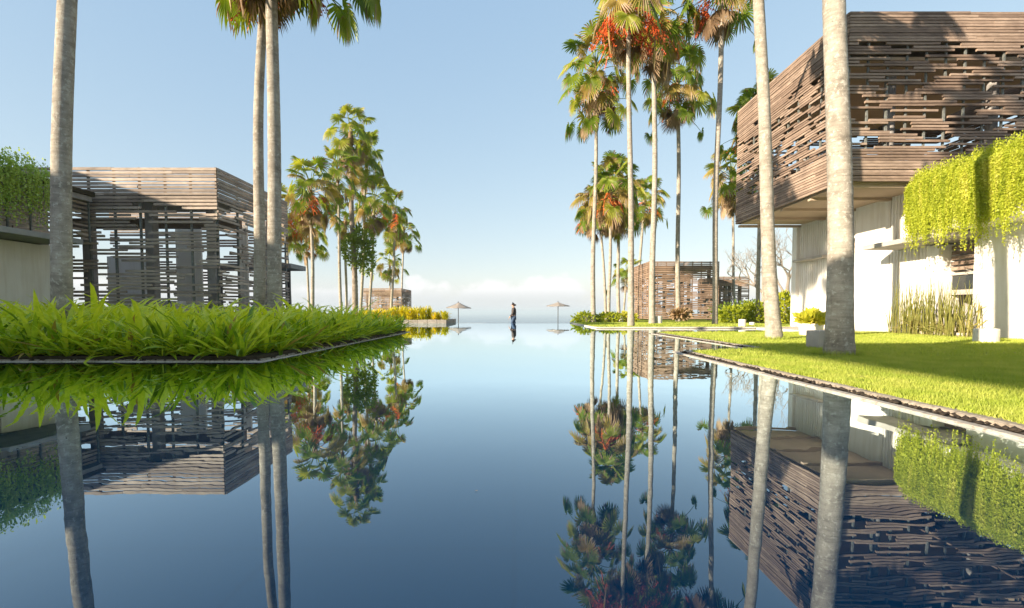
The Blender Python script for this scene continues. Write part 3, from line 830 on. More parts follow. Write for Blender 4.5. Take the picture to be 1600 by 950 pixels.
# ------------------------------------------------------------------ palms
FR = {}
def frond_mesh(el, kind, var):
    """fan-palm leaf: arching petiole and a pleated round blade split into drooping tips; el = elevation class"""
    key = (el, kind, var)
    if key in FR: return FR[key]
    rr = random.Random(hash((el, var, {'g': 1, 'y': 2, 'd': 3, 'l': 4}[kind])) & 0xffff)
    b = MB()
    L = {'g': 1.08, 'y': 1.0, 'd': 0.7, 'l': 1.75}[kind] * rr.uniform(0.88, 1.12)
    a = R(el); bend = R(24 if el > 40 else 38 if el > 20 else 30) * rr.uniform(0.8, 1.2)
    if kind == 'd': bend = R(20)
    pts = [Vector((0.06, 0, 0))]; n = 7
    for i in range(n):
        aa = max(a - bend * (i / n) ** 1.5, R(-88))
        pts.append(pts[-1] + Vector((math.cos(aa), 0, math.sin(aa))) * L / n)
    aa = a - bend * 1.15 - (R(4) if el > 60 else R(12) if el > 40 else R(42) if el > 0 else R(35)) * rr.uniform(.7, 1.3)
    aa = max(aa, R(-92))
    b.tube(pts, [0.024 - 0.013 * i / n for i in range(n + 1)], 4, False)
    h = Vector((math.cos(aa), 0, math.sin(aa))); s = Vector((0, 1, 0)); nn = h.cross(s).normalized()
    if nn.z < 0 and aa > R(-80): nn = -nn
    E = pts[-1]
    N = 24; PHI = R(128 if kind != 'd' else 70); RR = {'g': 0.70, 'y': 0.66, 'd': 0.62, 'l': 0.62}[kind] * rr.uniform(0.92, 1.1)
    grav = {'g': 0.26, 'y': 0.42, 'd': 0.3, 'l': 0.34}[kind]
    tw = rr.uniform(-0.5, 0.5)
    s = (s * math.cos(tw) + nn * math.sin(tw)); nn = h.cross(s); 
    if nn.z < 0 and aa > R(-80): nn = -nn
    def P(phi, r, up):
        q = r / RR
        p = E + (h * math.cos(phi) + s * math.sin(phi)) * r * (1 - 0.10 * q) + nn * (up - 0.10 * RR * math.sin(phi) ** 2 * q)
        p.z -= grav * RR * max(0, q - 0.25) ** 2
        return p
    dphi = 2 * PHI / N
    for i in range(N):
        p0 = -PHI + i * dphi; pm = p0 + dphi / 2; p1 = p0 + dphi
        rs_ = RR * (0.86 + 0.14 * math.cos(pm * 0.8)) * rr.uniform(0.9, 1.05)
        rs_in = rs_ * rr.uniform(0.40, 0.54)
        r1, r2 = 0.04, rs_in
        pl = 0.020
        v = [P(p0, r1, 0), P(pm, r1, .004), P(p1, r1, 0),
             P(p0, r2 * .6, -pl * .6), P(pm, r2 * .6, pl * .6), P(p1, r2 * .6, -pl * .6),
             P(p0, r2, -pl), P(pm, r2, pl), P(p1, r2, -pl)]
        dz = -abs(rr.gauss(0, 0.05)) * RR - (0.12 * RR if kind != 'g' else 0.03)
        k = dphi * 0.30; jm = pm + rr.uniform(-.05, .05)
        m_ = rs_ * 0.82
        v += [P(jm - k, m_, -pl * .5) + Vector((0, 0, dz * .35)), P(jm, m_, pl * .4) + Vector((0, 0, dz * .35)), P(jm + k, m_, -pl * .5) + Vector((0, 0, dz * .35)),
              P(jm + rr.uniform(-.04, .04), rs_, 0) + Vector((0, 0, dz))]
        tip = 1 if (kind != 'd' and rr.random() < (0.24 if kind in 'gl' else 0.6)) else 0
        b.add([tuple(x) for x in v], [(0, 3, 4, 1), (1, 4, 5, 2), (3, 6, 7, 4), (4, 7, 8, 5), (6, 9, 10, 7), (7, 10, 11, 8)])
        o4 = len(b.v) - 4
        for fc in ((0, 3, 1), (1, 3, 2)): b.f.append(tuple(o4 + q for q in fc)); b.mi.append(tip)
        if tip and rr.random() < .4: b.mi[-3] = b.mi[-4] = 1
    FR[key] = b.mesh('frond', {'g': ['frond_green', 'frond_dry'], 'l': ['frond_green', 'frond_dry'], 'y': ['frond_yellow', 'frond_dry'], 'd': 'frond_dry'}[kind])
    return FR[key]
def fruit_mesh(var):
    key = ('fruit', var)
    if key in FR: return FR[key]
    rr = random.Random(900 + var); b = MB()
    octa = [(1, 0, 0), (-1, 0, 0), (0, 1, 0), (0, -1, 0), (0, 0, 1), (0, 0, -1)]
    of = [(0, 2, 4), (2, 1, 4), (1, 3, 4), (3, 0, 4), (2, 0, 5), (1, 2, 5), (3, 1, 5), (0, 3, 5)]
    main = [Vector((0.05 + 0.62 * t, 0, 0.18 * math.sin(t * 2.6) - 0.75 * t * t)) for t in [i / 8 for i in range(9)]]
    b.tube(main, [0.018 - .0014 * i for i in range(9)], 4, False)
    for k in range(20):
        p = main[rr.randrange(3, 9)].copy(); d = Vector((rr.uniform(-.4, .6), rr.uniform(-.6, .6), -.2)).normalized()
        ln = rr.uniform(0.25, 0.55); q = [p + d * ln * t + Vector((0, 0, -.55 * ln * t * t)) for t in (0, .25, .5, .75, 1)]
        b.tube(q, 0.006, 3, False)
        for j in range(9):
            t = rr.random(); i0 = min(3, int(t * 4)); c = q[i0].lerp(q[i0 + 1], t * 4 - i0) + Vector((rr.uniform(-.035, .035), rr.uniform(-.035, .035), rr.uniform(-.04, .02)))
            s = rr.uniform(0.014, 0.024)
            b.add([tuple(c + Vector(o_) * s) for o_ in octa], of)
    FR[key] = b.mesh('fruit_cluster', 'fruit'); return FR[key]

PALM_N = [0]
def palm(base, top, r0, r1, label, group, nf=30, dry=5, yel=0.2, fruit=2, scale=1.0, rough=False, bow=0.0, crown_len=0.7, fr_on=True, lowleaf=4):
    PALM_N[0] += 1; sd = PALM_N[0]; rr = random.Random(100 + sd)
    base, top = Vector(base), Vector(top)
    root = empty('fan_palm', base, label, 'palm', group)
    H = (top - base).length; d = top - base
    n = int(max(24, min(110, H / 0.11)))
    pts, rad = [], []
    side = Vector((rr.uniform(-1, 1), rr.uniform(-.5, .5), 0)).normalized()
    for i in range(n + 1):
        t = i / n
        sag = math.sin(t * math.pi) * bow + 0.012 * H * math.sin(t * 5 + sd) * t * (1 - t) * 2
        pts.append(d * t + side * sag)
        r = r0 + (r1 - r0) * min(1, t * 1.15) ** 0.75 + 0.22 * r0 * math.exp(-t * H / 0.22)
        r *= 1 + (0.012 if not rough else 0.05) * math.sin(i * 2.4 + rr.random()) + rr.uniform(-.008, .008) * (4 if rough else 1)
        rad.append(r)
    pts[0].z -= 0.12
    b = MB(); b.tube(pts, rad, 18, True)
    b.build('trunk', 'trunk_rough' if rough else 'trunk', root, True)
    if not fr_on: return root
    # crown: leaf bases climb the last stretch of the stem
    axis = (pts[-1] - pts[-4]).normalized(); ga = 2.399963
    def put(me, nm, t, az, s, tilt=0.12):
        o = link(nm, me, root)
        o.location = pts[-1] + axis * (t * crown_len * scale)
        o.rotation_euler = (rr.gauss(0, tilt), rr.gauss(0, tilt), az); o.scale = (s, s, s)
    bud = MB(); bud.tube([pts[-1] + axis * (x * scale) for x in (-.05, .25, .55, crown_len + .1)], [r1 * 1.25, r1 * 1.5, r1 * 1.1, .02], 10)
    bud.build('crown_shaft', 'frond_dry', root, True)
    els = [82, 64, 46, 28, 10, -10, -30, -50]
    for k in range(nf):
        u = (k + 0.5) / nf                       # 0 = oldest, lowest
        el = -48 + 130 * u ** 0.9
        e = min(els, key=lambda q: abs(q - el - rr.uniform(-8, 8)))
        kind = 'y' if (rr.random() < yel * (1.7 - 1.5 * u)) else 'g'
        put(frond_mesh(e, kind, rr.randrange(2)), 'frond', 0.1 + 0.9 * u, k * ga + rr.uniform(-.3, .3), scale * rr.uniform(0.85, 1.12))
    for k in range(lowleaf):                      # long drooping stragglers
        put(frond_mesh(rr.choice((10, -10)), 'l', rr.randrange(2)), 'frond', -0.1 - .8 * rr.random(), k * ga + rr.uniform(-.5, .5), scale * rr.uniform(0.85, 1.05))
    for k in range(dry):
        put(frond_mesh(rr.choice((-30, -50, -72)), 'd', rr.randrange(3)), 'dried_frond', 0.05 - rr.uniform(0, 0.6), k * ga + 1, scale * rr.uniform(0.8, 1.15), 0.2)
    for k in range(fruit):
        put(fruit_mesh(k % 3), 'fruit_cluster', 0.30 + 0.25 * rr.random(), rr.uniform(0, 6.28), scale * rr.uniform(1.0, 1.45))
    return root

GR = 'tall fan palms on the right lawns'; GL = 'fan palms left of the pool'
def rpalm(xb, yb, xt, yt, dpx, label, z=0.03, Y=None, **k):
    base = onz(xb, yb, z) if Y is None else atY(xb, 487.5 + (CAMZ - z) * F / Y, Y)
    base.z = z
    top = atY(xt, yt, base.y); m = F / base.y * math.hypot(1, base.x / base.y)   # a round stem off the axis looks wider
    return palm(base, top, dpx[0] / m / 2, dpx[1] / m / 2, label, k.pop('group', GR), **k)
rpalm(1311, 556, 1304, -420, (46, 33), 'thickest pale palm trunk, standing on the near right lawn', fruit=1)
rpalm(1210, 531, 1180, -165, (26, 17), 'pale curved palm trunk on the lawn left of the thickest trunk', bow=0.06, fruit=2, dry=6)
rpalm(1117, 507, 1127, 2, (9, 8), 'tall palm with shaded trunk right of the brown pavilion front', dry=8, fruit=4, scale=1.1)
rpalm(1060, 502, 1059, 150, (8, 6), 'palm with tufted base and red-brown collar in front of the brown pavilion', dry=9, fruit=2, scale=1.25, nf=34, lowleaf=8, crown_len=1.0)
rpalm(1019, 506, 1022, 60, (10, 7), 'straight palm at the left corner of the brown pavilion', dry=7, fruit=4, scale=1.25, nf=34, crown_len=0.9)
rpalm(986, 510, 982, 32, (10.5, 7), 'palm with big orange-red fruit clusters, nearest the far lawn edge', dry=4, fruit=14, scale=1.15, nf=24, yel=0.35)
rpalm(927, 503.7, 931, 148, (8, 5), 'leftmost palm of the right-hand row, at the tip of the far lawn', dry=7, fruit=2, scale=1.25, nf=36, lowleaf=9, crown_len=1.5, yel=0.3)
rpalm(951, 503, 954, 315, (6, 4.5), 'short slender palm just right of the leftmost right-hand palm', dry=9, fruit=4, scale=1.15, yel=0.5)
rpalm(947, 500, 938, 335, (4.5, 3.6), 'thin dark-stemmed palm leaning left behind the right-hand row', Y=33, dry=6, fruit=2, scale=1.25, yel=0.4)
rpalm(967, 499, 965, 320, (6, 4.5), 'palm with grey stem behind the fruiting palm', Y=35, dry=8, fruit=3, scale=1.3, yel=0.4, nf=34, crown_len=1.4)
rpalm(974, 497, 978, 435, (3.5, 3), 'low young palm half hidden behind the right-hand row', Y=44, dry=3, fruit=0, scale=1.0, nf=20)
rpalm(994, 495, 1006, 325, (5, 4), 'palm leaning right behind the brown pavilion corner', Y=48, dry=6, fruit=3, scale=1.45, yel=0.3)
rpalm(1149, 492, 1143, 295, (4.8, 4), 'palm with yellowed crown showing left of the slatted upper floor', Y=36, dry=9, fruit=2, scale=1.35, yel=0.6, crown_len=1.0)
rpalm(1184, 500, 1188, 200, (7, 6), 'pale trunk in front of the bare tree, left of a twin trunk', Y=24, dry=4, fruit=1)
rpalm(1193, 500, 1200, 180, (8, 7), 'pale trunk in front of the bare tree, right of a twin trunk', Y=25, dry=4, fruit=1)

rpalm(97, 0, 111, -420, (38, 30), 'thick lichen-spotted palm trunk rising from the left planter', Y=6.9, group=GL, fruit=1)
rpalm(404, 0, 417, -72, (21, 14), 'leaning left trunk of the twin palms in the left planter', Y=9.8, group=GL, fruit=2, nf=24, bow=0.05, yel=0.35)
rpalm(430, 0, 423, -118, (25, 18), 'straight right trunk of the twin palms in the left planter', Y=9.3, group=GL, fruit=2, nf=28, yel=0.25)
rpalm(455, 0, 446, 345, (4, 3.5), 'palm close behind the twin trunks with a low drooping crown', Y=37, z=0.0, group=GL, dry=6, fruit=3, scale=1.25, yel=0.5)
rpalm(484, 0, 478, 380, (4, 3.4), 'thin dark palm stem behind the orange-fruited left palm', Y=44, z=0.0, group=GL, dry=3, fruit=1, scale=1.3, nf=18)
rpalm(489, 0, 486, 320, (6.5, 5), 'left palm with orange fruit and a fresh green top', Y=33, z=0.0, group=GL, dry=8, fruit=4, scale=1.25, yel=0.35, crown_len=1.2)
rpalm(533, 0, 528, 285, (5.5, 4), 'smooth grey palm just left of the vine-wrapped palm', Y=37, z=0.0, group=GL, dry=8, fruit=0, scale=1.2, yel=0.2, crown_len=1.0, nf=26)
rpalm(555, 0, 548, 225, (10, 7), 'tallest left palm with rough trunk wrapped in a leafy vine', Y=40, z=0.0, group=GL, dry=14, fruit=1, scale=1.3, yel=0.12, crown_len=1.1, nf=30, rough=True)
rpalm(577, 0, 584, 332, (4.6, 4), 'palm with brown drooping skirt right of the vine-wrapped palm', Y=42, z=0.0, group=GL, dry=10, fruit=1, scale=1.3, yel=0.25, crown_len=1.0, nf=24)
rpalm(563, 0, 572, 262, (5, 4), 'palm whose crown sits just below the tallest left crown, stem hidden behind the vine', Y=43, z=0.0, group=GL, dry=9, fruit=0, scale=1.3, yel=0.2, crown_len=1.0, nf=24)
rpalm(541, 0, 540, 350, (4, 4), 'palm with brownish low crown behind the vine clump', Y=46, z=0.0, group=GL, dry=8, fruit=1, scale=1.15, yel=0.3, nf=20)
rpalm(611, 0, 617, 345, (4.8, 3.6), 'palm with full green head standing before the small far pavilion', Y=48, z=0.0, group=GL, dry=6, fruit=4, scale=1.3, nf=24, crown_len=.9)
rpalm(628, 0, 630, 372, (2.6, 2.6), 'thin palm behind the right corner of the small far pavilion', Y=60, z=0.0, group=GL, dry=6, fruit=1, scale=1.25, nf=26)
rpalm(609, 0, 609, 418, (2.6, 2.4), 'shortest far palm rising behind the small far pavilion', Y=62, z=0.0, group=GL, dry=4, fruit=0, scale=1.2, nf=20, lowleaf=5)

# ------------------------------------------------------------------ leafy masses
def leaf_cloud(n, centre, radii, size, rs, shell=0.55, up=0.2):
    r = np.random.default_rng(rs)
    d = r.normal(size=(n, 3)); d /= np.linalg.norm(d, axis=1)[:, None]
    q = shell + (1 - shell) * r.random(n) ** 0.6
    q *= 1 + 0.22 * np.sin(d[:, 0] * 7 + d[:, 2] * 5 + rs) * np.cos(d[:, 1] * 6)
    c = np.array(centre) + d * np.array(radii) * q[:, None]
    a = d + r.normal(0, .55, (n, 3)) + np.array([0, 0, up]); a /= np.linalg.norm(a, axis=1)[:, None]
    b = np.cross(a, r.normal(size=(n, 3))); b /= np.linalg.norm(b, axis=1)[:, None]
    s = size * r.uniform(0.6, 1.35, (n, 1)); a = a * s; b = b * s * 0.28
    return np.stack([c - a * .2, c + a * .4 + b, c + a, c + a * .4 - b], 1).reshape(-1, 3)
def bush(name, label, cat, parts_, mat, group=None):
    V = np.concatenate([leaf_cloud(*p) for p in parts_]); V = V[:]
    keep = (V.reshape(-1, 4, 3)[:, :, 2].min(1) > 0.0)
    V = V.reshape(-1, 4, 3)[keep].reshape(-1, 3)
    base = Vector((float(V[:, 0].mean()), float(V[:, 1].mean()), 0.03))
    root = empty(name, base, label, cat, group)
    link('foliage', tri_mesh('foliage', V - np.array(base), np.arange(len(V)).reshape(-1, 4), mat), root)
    b = MB(); rr = random.Random(int(V[0, 0] * 100))
    for k in range(6):
        a = rr.uniform(0, 6.28); b.tube([(0, 0, -.05), (.1 * math.cos(a), .1 * math.sin(a), .2), (.3 * math.cos(a), .3 * math.sin(a), .5)], [.02, .015, .008], 5)
    b.build('stem', 'stem_bark', root)
    return root
# vine wrapped round the rough trunk
vb = atY(558, 392, 40)
V = np.concatenate([leaf_cloud(1500, (vb.x, vb.y, vb.z), (1.35, 1.2, 1.3), 0.22, 71), leaf_cloud(700, (vb.x + .5, vb.y, vb.z + 1.0), (1.0, 1.0, .8), 0.22, 72), leaf_cloud(500, (vb.x + .8, vb.y, vb.z - 1.0), (.7, .7, 1.0), 0.2, 73)])
tag(link('climbing_vine', tri_mesh('climbing_vine', V, np.arange(len(V)).reshape(-1, 4), 'dark_leaf')), 'leafy green vine clump wrapped round the rough palm trunk', 'vine')

# bushes on the far right lawn
yb = onz(1165, 507); 
def gp(x, y): return onz(x, y, 0.03)
P = gp(1160, 506)
bush('shrub', 'yellow-green rounded shrub before the lower brown pavilion', 'shrub', [(900, (P.x, P.y + .9, .42), (.85, .6, .45), .16, 81), (900, (P.x + 1.0, P.y + .9, .5), (.9, .6, .55), .16, 82)], 'bush_leaf', 'shrubs on the far right lawn')
P = gp(1188, 505)
bush('shrub', 'yellow-green shrub left of the pale curved trunk, below the bare tree', 'shrub', [(900, (P.x + .1, P.y + .5, .5), (.7, .6, .55), .16, 83)], 'bush_leaf', 'shrubs on the far right lawn')
P = gp(1232, 506)
bush('shrub', 'tall bright shrub beside the white building corner', 'shrub', [(1100, (P.x, P.y + .6, .7), (.7, .6, .8), .18, 84)], 'bush_leaf', 'shrubs on the far right lawn')
for k, (x0, dx) in enumerate(((3.6, 1.2), (4.9, 1.2), (6.0, .9))):
    bush('hedge', ['low yellow-green hedge at the far tip of the right lawn, leftmost clump', 'low yellow-green hedge on the far lawn, middle clump', 'low hedge clump nearest the brown pavilion'][k], 'hedge',
         [(700, (x0 + .4, 26.8 + .3 * k, .2), (dx * .6, .5, .36), .16, 85 + k)], 'bush_leaf', 'low hedge clumps on the far lawn')
bush('hedge', 'dark green hedge behind the yellow-green shrubs and bare tree', 'hedge', [(1500, (15.2, 31, .55), (2.6, .7, .75), .18, 88)], 'dark_leaf')

# bare frangipani-like tree
def bare_tree(base, H, W, rs, label):
    rr = random.Random(rs); root = empty('bare_tree', base, label, 'tree')
    tk, cr = MB(), MB()
    def grow(p, d, L, r, lev):
        q = [p]; dd = d.copy(); n = 4
        for i in range(n):
            dd = (dd + Vector((rr.gauss(0, .13), rr.gauss(0, .13), rr.gauss(0.02, .08)))).normalized()
            q.append(q[-1] + dd * L / n)
        (tk if lev < 2 else cr).tube(q, [r * (1 - .38 * i / n) for i in range(n + 1)], 7 if lev < 3 else 4, lev == 7)
        if lev >= 7: return
        for k in range(2 if rr.random() < .62 or lev > 4 else 3):
            ax = Vector((rr.uniform(-1, 1), rr.uniform(-1, 1), rr.uniform(-.25, .5))).normalized()
            nd = (dd * 0.85 + ax * 0.72 + Vector((0, 0, .05))).normalized()
            grow(q[-1], nd, L * rr.uniform(.68, .86), r * 0.62, lev + 1)
    grow(Vector((0, 0, -.05)), Vector((-.1, 0, 1)), H * .20, .14, 0)
    grow(Vector((0.25, 0, -.05)), Vector((.3, .1, 1)), H * .22, .12, 0)
    tk.build('trunk', 'stem_bark', root, True); cr.build('crown', 'stem_bark', root)
    return root
tb_ = atY(1214, 503, 28); tb_.z = 0.03
bare_tree(tb_, 7.2, 3, 5, 'leafless much-branched tree between the pavilions and the white building')
tw = MB(); rr = random.Random(4)
tp = atY(513, 478, 24); 
TWR = empty('bare_shrub', (tp.x, 26.5, 0.0), 'small leafless twig shrub above the planter left of the vine-wrapped palm', 'shrub')
for k in range(7):
    a = rr.uniform(0, 6.28); tw.tube([(0, 0, 0), (.05 * math.cos(a), .05 * math.sin(a), .5), (.25 * math.cos(a), .2 * math.sin(a), .85 + .3 * rr.random()), (.4 * math.cos(a), .3 * math.sin(a), 1.1 + .4 * rr.random())], [.022, .018, .012, .005], 5)
tw.build('branch', 'stem_bark', TWR)

# ------------------------------------------------------------------ left planter: strap-leaved plants
soilp = [(-3.22, 14.35), (-3.20, 5.99), (-13.2, 5.97), (-13.2, 13.3), (-5.8, 14.4)]
tag(sheet('planter_soil', soilp, 0.05, 'soil', 0.2), kind='structure')
def strap_pts(L, w, lean, bend, twist, r, n=6):
    """one arching strap leaf rooted at the origin, arching towards +X: two rows of verts with a folded middle"""
    p = np.zeros(3); a = math.pi / 2 - lean; rows = []
    for i in range(n + 1):
        t = i / n
        wd = w * (0.45 + 0.55 * math.sin(min(1, t * 1.8) * math.pi / 2)) * (1 - max(0, (t - .55) / .45) ** 1.6) + 0.0012
        side = np.array([0, math.cos(twist * t), math.sin(twist * t)])
        nrm = np.array([-math.sin(a), 0, math.cos(a)])
        rows.append((p - side * wd + nrm * wd * .35, p.copy(), p + side * wd + nrm * wd * .35))
        p = p + np.array([math.cos(a), 0, math.sin(a)]) * L / n
        a -= bend / n * (0.4 + 1.2 * t)
    v = np.array([q for rw in rows for q in rw])
    f = [(3 * i + k, 3 * i + k + 1, 3 * i + k + 4, 3 * i + k + 3) for i in range(n) for k in range(2)]
    return v, np.array(f)
LEAFS = []
rl = random.Random(12)
for k in range(18):
    v, f = strap_pts(rl.uniform(.44, .76), rl.uniform(.019, .031), R(rl.uniform(4, 74)), R(rl.uniform(15, 95)), rl.uniform(-.7, .7), rl)
    LEAFS.append((v, f))
LEAFME = [tri_mesh('leaf', v, f, 'strap_leaf') for v, f in LEAFS]
LEAFOLD = [tri_mesh('leaf', v, f, 'strap_leaf_old') for v, f in LEAFS[:4]]
def plant_parts(rr, n):
    res = []
    for k in range(n):
        az = k * 2.4 + rr.uniform(-.5, .5); s = rr.uniform(0.7, 1.12)
        res.append((rr.randrange(len(LEAFS)), az, s, rr.uniform(-.16, .16), rr.uniform(-.16, .16), rr.uniform(0, .03)))
    return res
# front rows: plants one can pick out
rr = random.Random(77)
spots = []
x = -3.42
while x > -7.6: spots.append((x + rr.uniform(-.05, .05), 6.00 + rr.uniform(-.03, .10), 'front')); x -= 0.235
y = 6.5
while y < 14.3: spots.append((-3.29 + rr.uniform(-.06, .04), y, 'side')); y += 0.29
ORD = 'first second third fourth fifth sixth seventh eighth ninth tenth eleventh twelfth thirteenth fourteenth fifteenth sixteenth seventeenth eighteenth nineteenth twentieth'.split()
ORD += ['twenty-' + w_ for w_ in ORD[:9]]
cnt = {'front': -1, 'side': -1}
for x, y, wh in spots:
    cnt[wh] += 1
    lab = ORD[cnt[wh]] + (' strap-leaved plant from the right in the front row of the left planter' if wh == 'front' else ' strap-leaved plant from the near corner in the pool-side row of the left planter')
    root = empty('strap_leaf_plant', (x, y, 0.05), lab, 'plant', 'front row plants of the left planter' if wh == 'front' else 'pool-side row plants of the left planter')
    sc = rr.uniform(.92, 1.15) * (1.0 if y < 10 else 0.9)
    for li, az, s, t1, t2, rad in plant_parts(rr, rr.randint(23, 28)):
        old = rr.random() < 0.035
        o = link('leaf', (LEAFOLD[li % 4] if old else LEAFME[li]), root)
        o.location = (rad * math.cos(az), rad * math.sin(az), -.01)
        o.rotation_euler = (t1, t2, az); o.scale = (s * sc,) * 3
# the mass behind them
Vs, Fs, off = [], [], 0
def mass(x0, x1, y0, y1, step, ok, nleaf, sc, zg=0.05):
    global off
    yy = y0
    while yy < y1:
        xx = x0
        while xx < x1:
            px_, py_ = xx + rr.uniform(-.14, .14), yy + rr.uniform(-.14, .14)
            xx += step
            if not ok(px_, py_): continue
            ph = sc * (0.90 + 0.22 * math.sin(px_ * 1.9 + py_) * math.cos(py_ * 1.3 - px_ * .6) + rr.uniform(-.12, .12))
            for li, az, s, t1, t2, rad in plant_parts(rr, nleaf):
                v, f = LEAFS[li]
                mt = np.array(Euler((t1, t2, az)).to_matrix()) * s * ph
                Vs.append(v @ mt.T + np.array([px_, py_, zg])); Fs.append(f + off); off += len(v)
        yy += step
mass(-9.4, -3.45, 6.26, 9.0, 0.235, lambda x, y: x > -1.15 * y - .6, 17, 1.2)
mass(-12.0, -3.45, 9.0, 14.2, 0.30, lambda x, y: x > -1.15 * y - .6 and not (x < -7.9 and y > 13.1), 13, 1.22)
o = link('planter_foliage', tri_mesh('planter_foliage', np.concatenate(Vs), np.concatenate(Fs), 'strap_leaf'))
tag(o, 'dense mass of strap-leaved green plants filling the left planter', 'plants', kind='stuff')

# ------------------------------------------------------------------ far planter with yellow plants
PW = empty('planter_wall', (-6, 25.4, 0), 'low stone planter wall at the far left end of the pool', 'planter')
rr = random.Random(9)
for k in range(12):
    x1 = -3.55 - k * 0.5; x0 = x1 - 0.49
    part(PW, 'stone', 'wall_stone', [(x0, x1, 25.4 + rr.uniform(-.01, .01), 25.62, -0.1, 0.19 + rr.uniform(-.012, .012))], 0.012)
for k in range(9):
    part(PW, 'stone', 'wall_stone', [(-3.78, -3.55 + rr.uniform(-.01, .01), 25.63 + k * .45, 25.63 + k * .45 + .44, -0.1, 0.19 + rr.uniform(-.012, .012))], 0.012)
sheet('planter_soil', [(-3.79, 25.63), (-3.79, 29.8), (-10, 29.8), (-10, 25.63)], 0.10, 'soil', 0.3)
YME = []
for k in range(5):
    V_, F_, of_ = [], [], 0
    rk = random.Random(40 + k)
    for st in range(5):
        ox, oy = rk.uniform(-.13, .13), rk.uniform(-.13, .13)
        for j in range(15):
            v, f = LEAFS[rk.randrange(14)]
            s = rk.uniform(.42, .62); mt = np.array(Euler((rk.uniform(-.25, .25), rk.uniform(-.25, .25), rk.uniform(0, 6.28))).to_matrix()) * s * np.array([[1, 1.5, 1]])
            V_.append(v @ mt.T + np.array([ox, oy, rk.uniform(0, .42)])); F_.append(f + of_); of_ += len(v)
    YME.append(tri_mesh('yellow_plant', np.concatenate(V_), np.concatenate(F_), 'yellow_leaf'))
for row in range(4):
    x = -3.80; nn_ = -1
    while x > -8.6:
        nn_ += 1
        far = row > 0
        o = link('yellow_plant', YME[rr.randrange(5)])
        hgt = 0.85 if x > -4.5 else (1.25 if x > -7 else 1.05)
        o.location = (x + rr.uniform(-.08, .08), 25.85 + row * .5 + rr.uniform(-.08, .08), 0.10)
        s = rr.uniform(.9, 1.12); o.scale = (s, s, s * hgt); o.rotation_euler = (0, 0, rr.uniform(0, 6.28))
        tag(o, ORD[nn_] + ' yellow plant from the right in the ' + ('front', 'second', 'third', 'back')[row] + ' row of the far stone planter', 'plant',
            'yellow plants, front row' if not far else 'yellow plants, rows behind')
        x -= 0.46

# ------------------------------------------------------------------ reeds, pots
RD = empty('reed_clump', (10.05, 11.75, 0.036), 'clump of tall yellowish reeds against the white wall by the entrance', 'reeds')
V_ = []; rr_ = np.random.default_rng(31)
stems = MB()
for k in range(190):
    t = rr_.random(); x = rr_.uniform(-.22, .25); y = -1.1 + 2.1 * rr_.random()
    h = rr_.uniform(.75, 1.5) * (1.0 if y > -.4 else 0.85); lx, ly = rr_.normal(0, .10), rr_.normal(0, .13)
    stems.tube([(x, y, 0), (x + lx * .3, y + ly * .3, h * .5), (x + lx, y + ly, h)], [.009, .0075, .002], 4, False)
stems.build('stem', 'reed', RD)
for k in range(120):
    v, f = LEAFS[int(rr_.integers(14))]
    mt = np.array(Euler((0, 0, rr_.uniform(0, 6.28))).to_matrix()) * rr_.uniform(.5, 1.0) * np.array([[1, .45, 1.5]])
    V_.append((v @ mt.T + np.array([rr_.uniform(-.22, .2), rr_.uniform(-1.3, 1), 0]), f))
off = 0; A_, B_ = [], []
for v, f in V_: A_.append(v); B_.append(f + off); off += len(v)
link('leaf_blades', tri_mesh('leaf_blades', np.concatenate(A_), np.concatenate(B_), 'reed'), RD)

def stool(x, y, w, h, label, z=0.03):
    p = onz(x, y, z); m = F / p.y; r = w / m / 2; hh = h / m
    b = MB(); b.lathe([(r * .97, 0), (r, .02), (r, hh - .03), (r * .985, hh - .012), (r * .95, hh), (r * .80, hh), (r * .78, hh - .02)], 28)
    o = b.build('garden_stool', 'pot_white'); o.location = (p.x, p.y + r, z)
    tag(o, label, 'stool', 'round white concrete stools on the lawns')
stool(1556, 536, 32, 22, 'round white concrete stool on the lawn before the white wall')
stool(1030, 506, 13, 12, 'round white concrete stool right of the straight palm, before the pavilion')
stool(1162, 511, 11, 12, 'round white concrete stool in front of the yellow-green shrub')
stool(971, 503.5, 7, 9, 'tiny white concrete stool left of the fruiting palm, by the hedge')
stool(1177, 508.5, 8, 5, 'small low white stool at the foot of the yellow-green shrubs')
# grey block half hidden by the thick trunk
p = onz(1290, 545); b = MB(); b.box(-.13, .13, -.13, .13, 0, .28)
me = bevel(b.mesh('concrete_block', 'concrete'), .012, 2); o = link('concrete_block', me); o.location = (p.x, p.y + .16, 0.03)
o.rotation_euler = (0, 0, .2)
tag(o, 'grey concrete block just left of the thickest palm trunk', 'block')
# planted round pot behind it
p = onz(1277, 526)
PT = empty('planted_pot', (p.x, p.y + .25, 0.03), 'white round pot with yellow-green plant left of the thickest trunk', 'pot')
b = MB(); b.lathe([(.20, 0), (.24, .03), (.26, .26), (.25, .30), (.21, .30), (.2, .26)], 26); b.build('pot', 'pot_white', PT, True)
V = leaf_cloud(420, (0, 0, .40), (.30, .28, .16), .14, 95, .3, .5)
link('foliage', tri_mesh('foliage', V, np.arange(len(V)).reshape(-1, 4), 'bush_leaf'), PT)
# fern tuft at the foot of the pavilion palm
p = onz(1062, 502); V = leaf_cloud(300, (p.x, p.y - .15, .50), (.65, .35, .22), .30, 96, .2, .1)
tag(link('fern_tuft', tri_mesh('fern_tuft', V, np.arange(len(V)).reshape(-1, 4), 'frond_dry')), 'brownish fern tuft round the foot of the palm before the brown pavilion', 'fern')

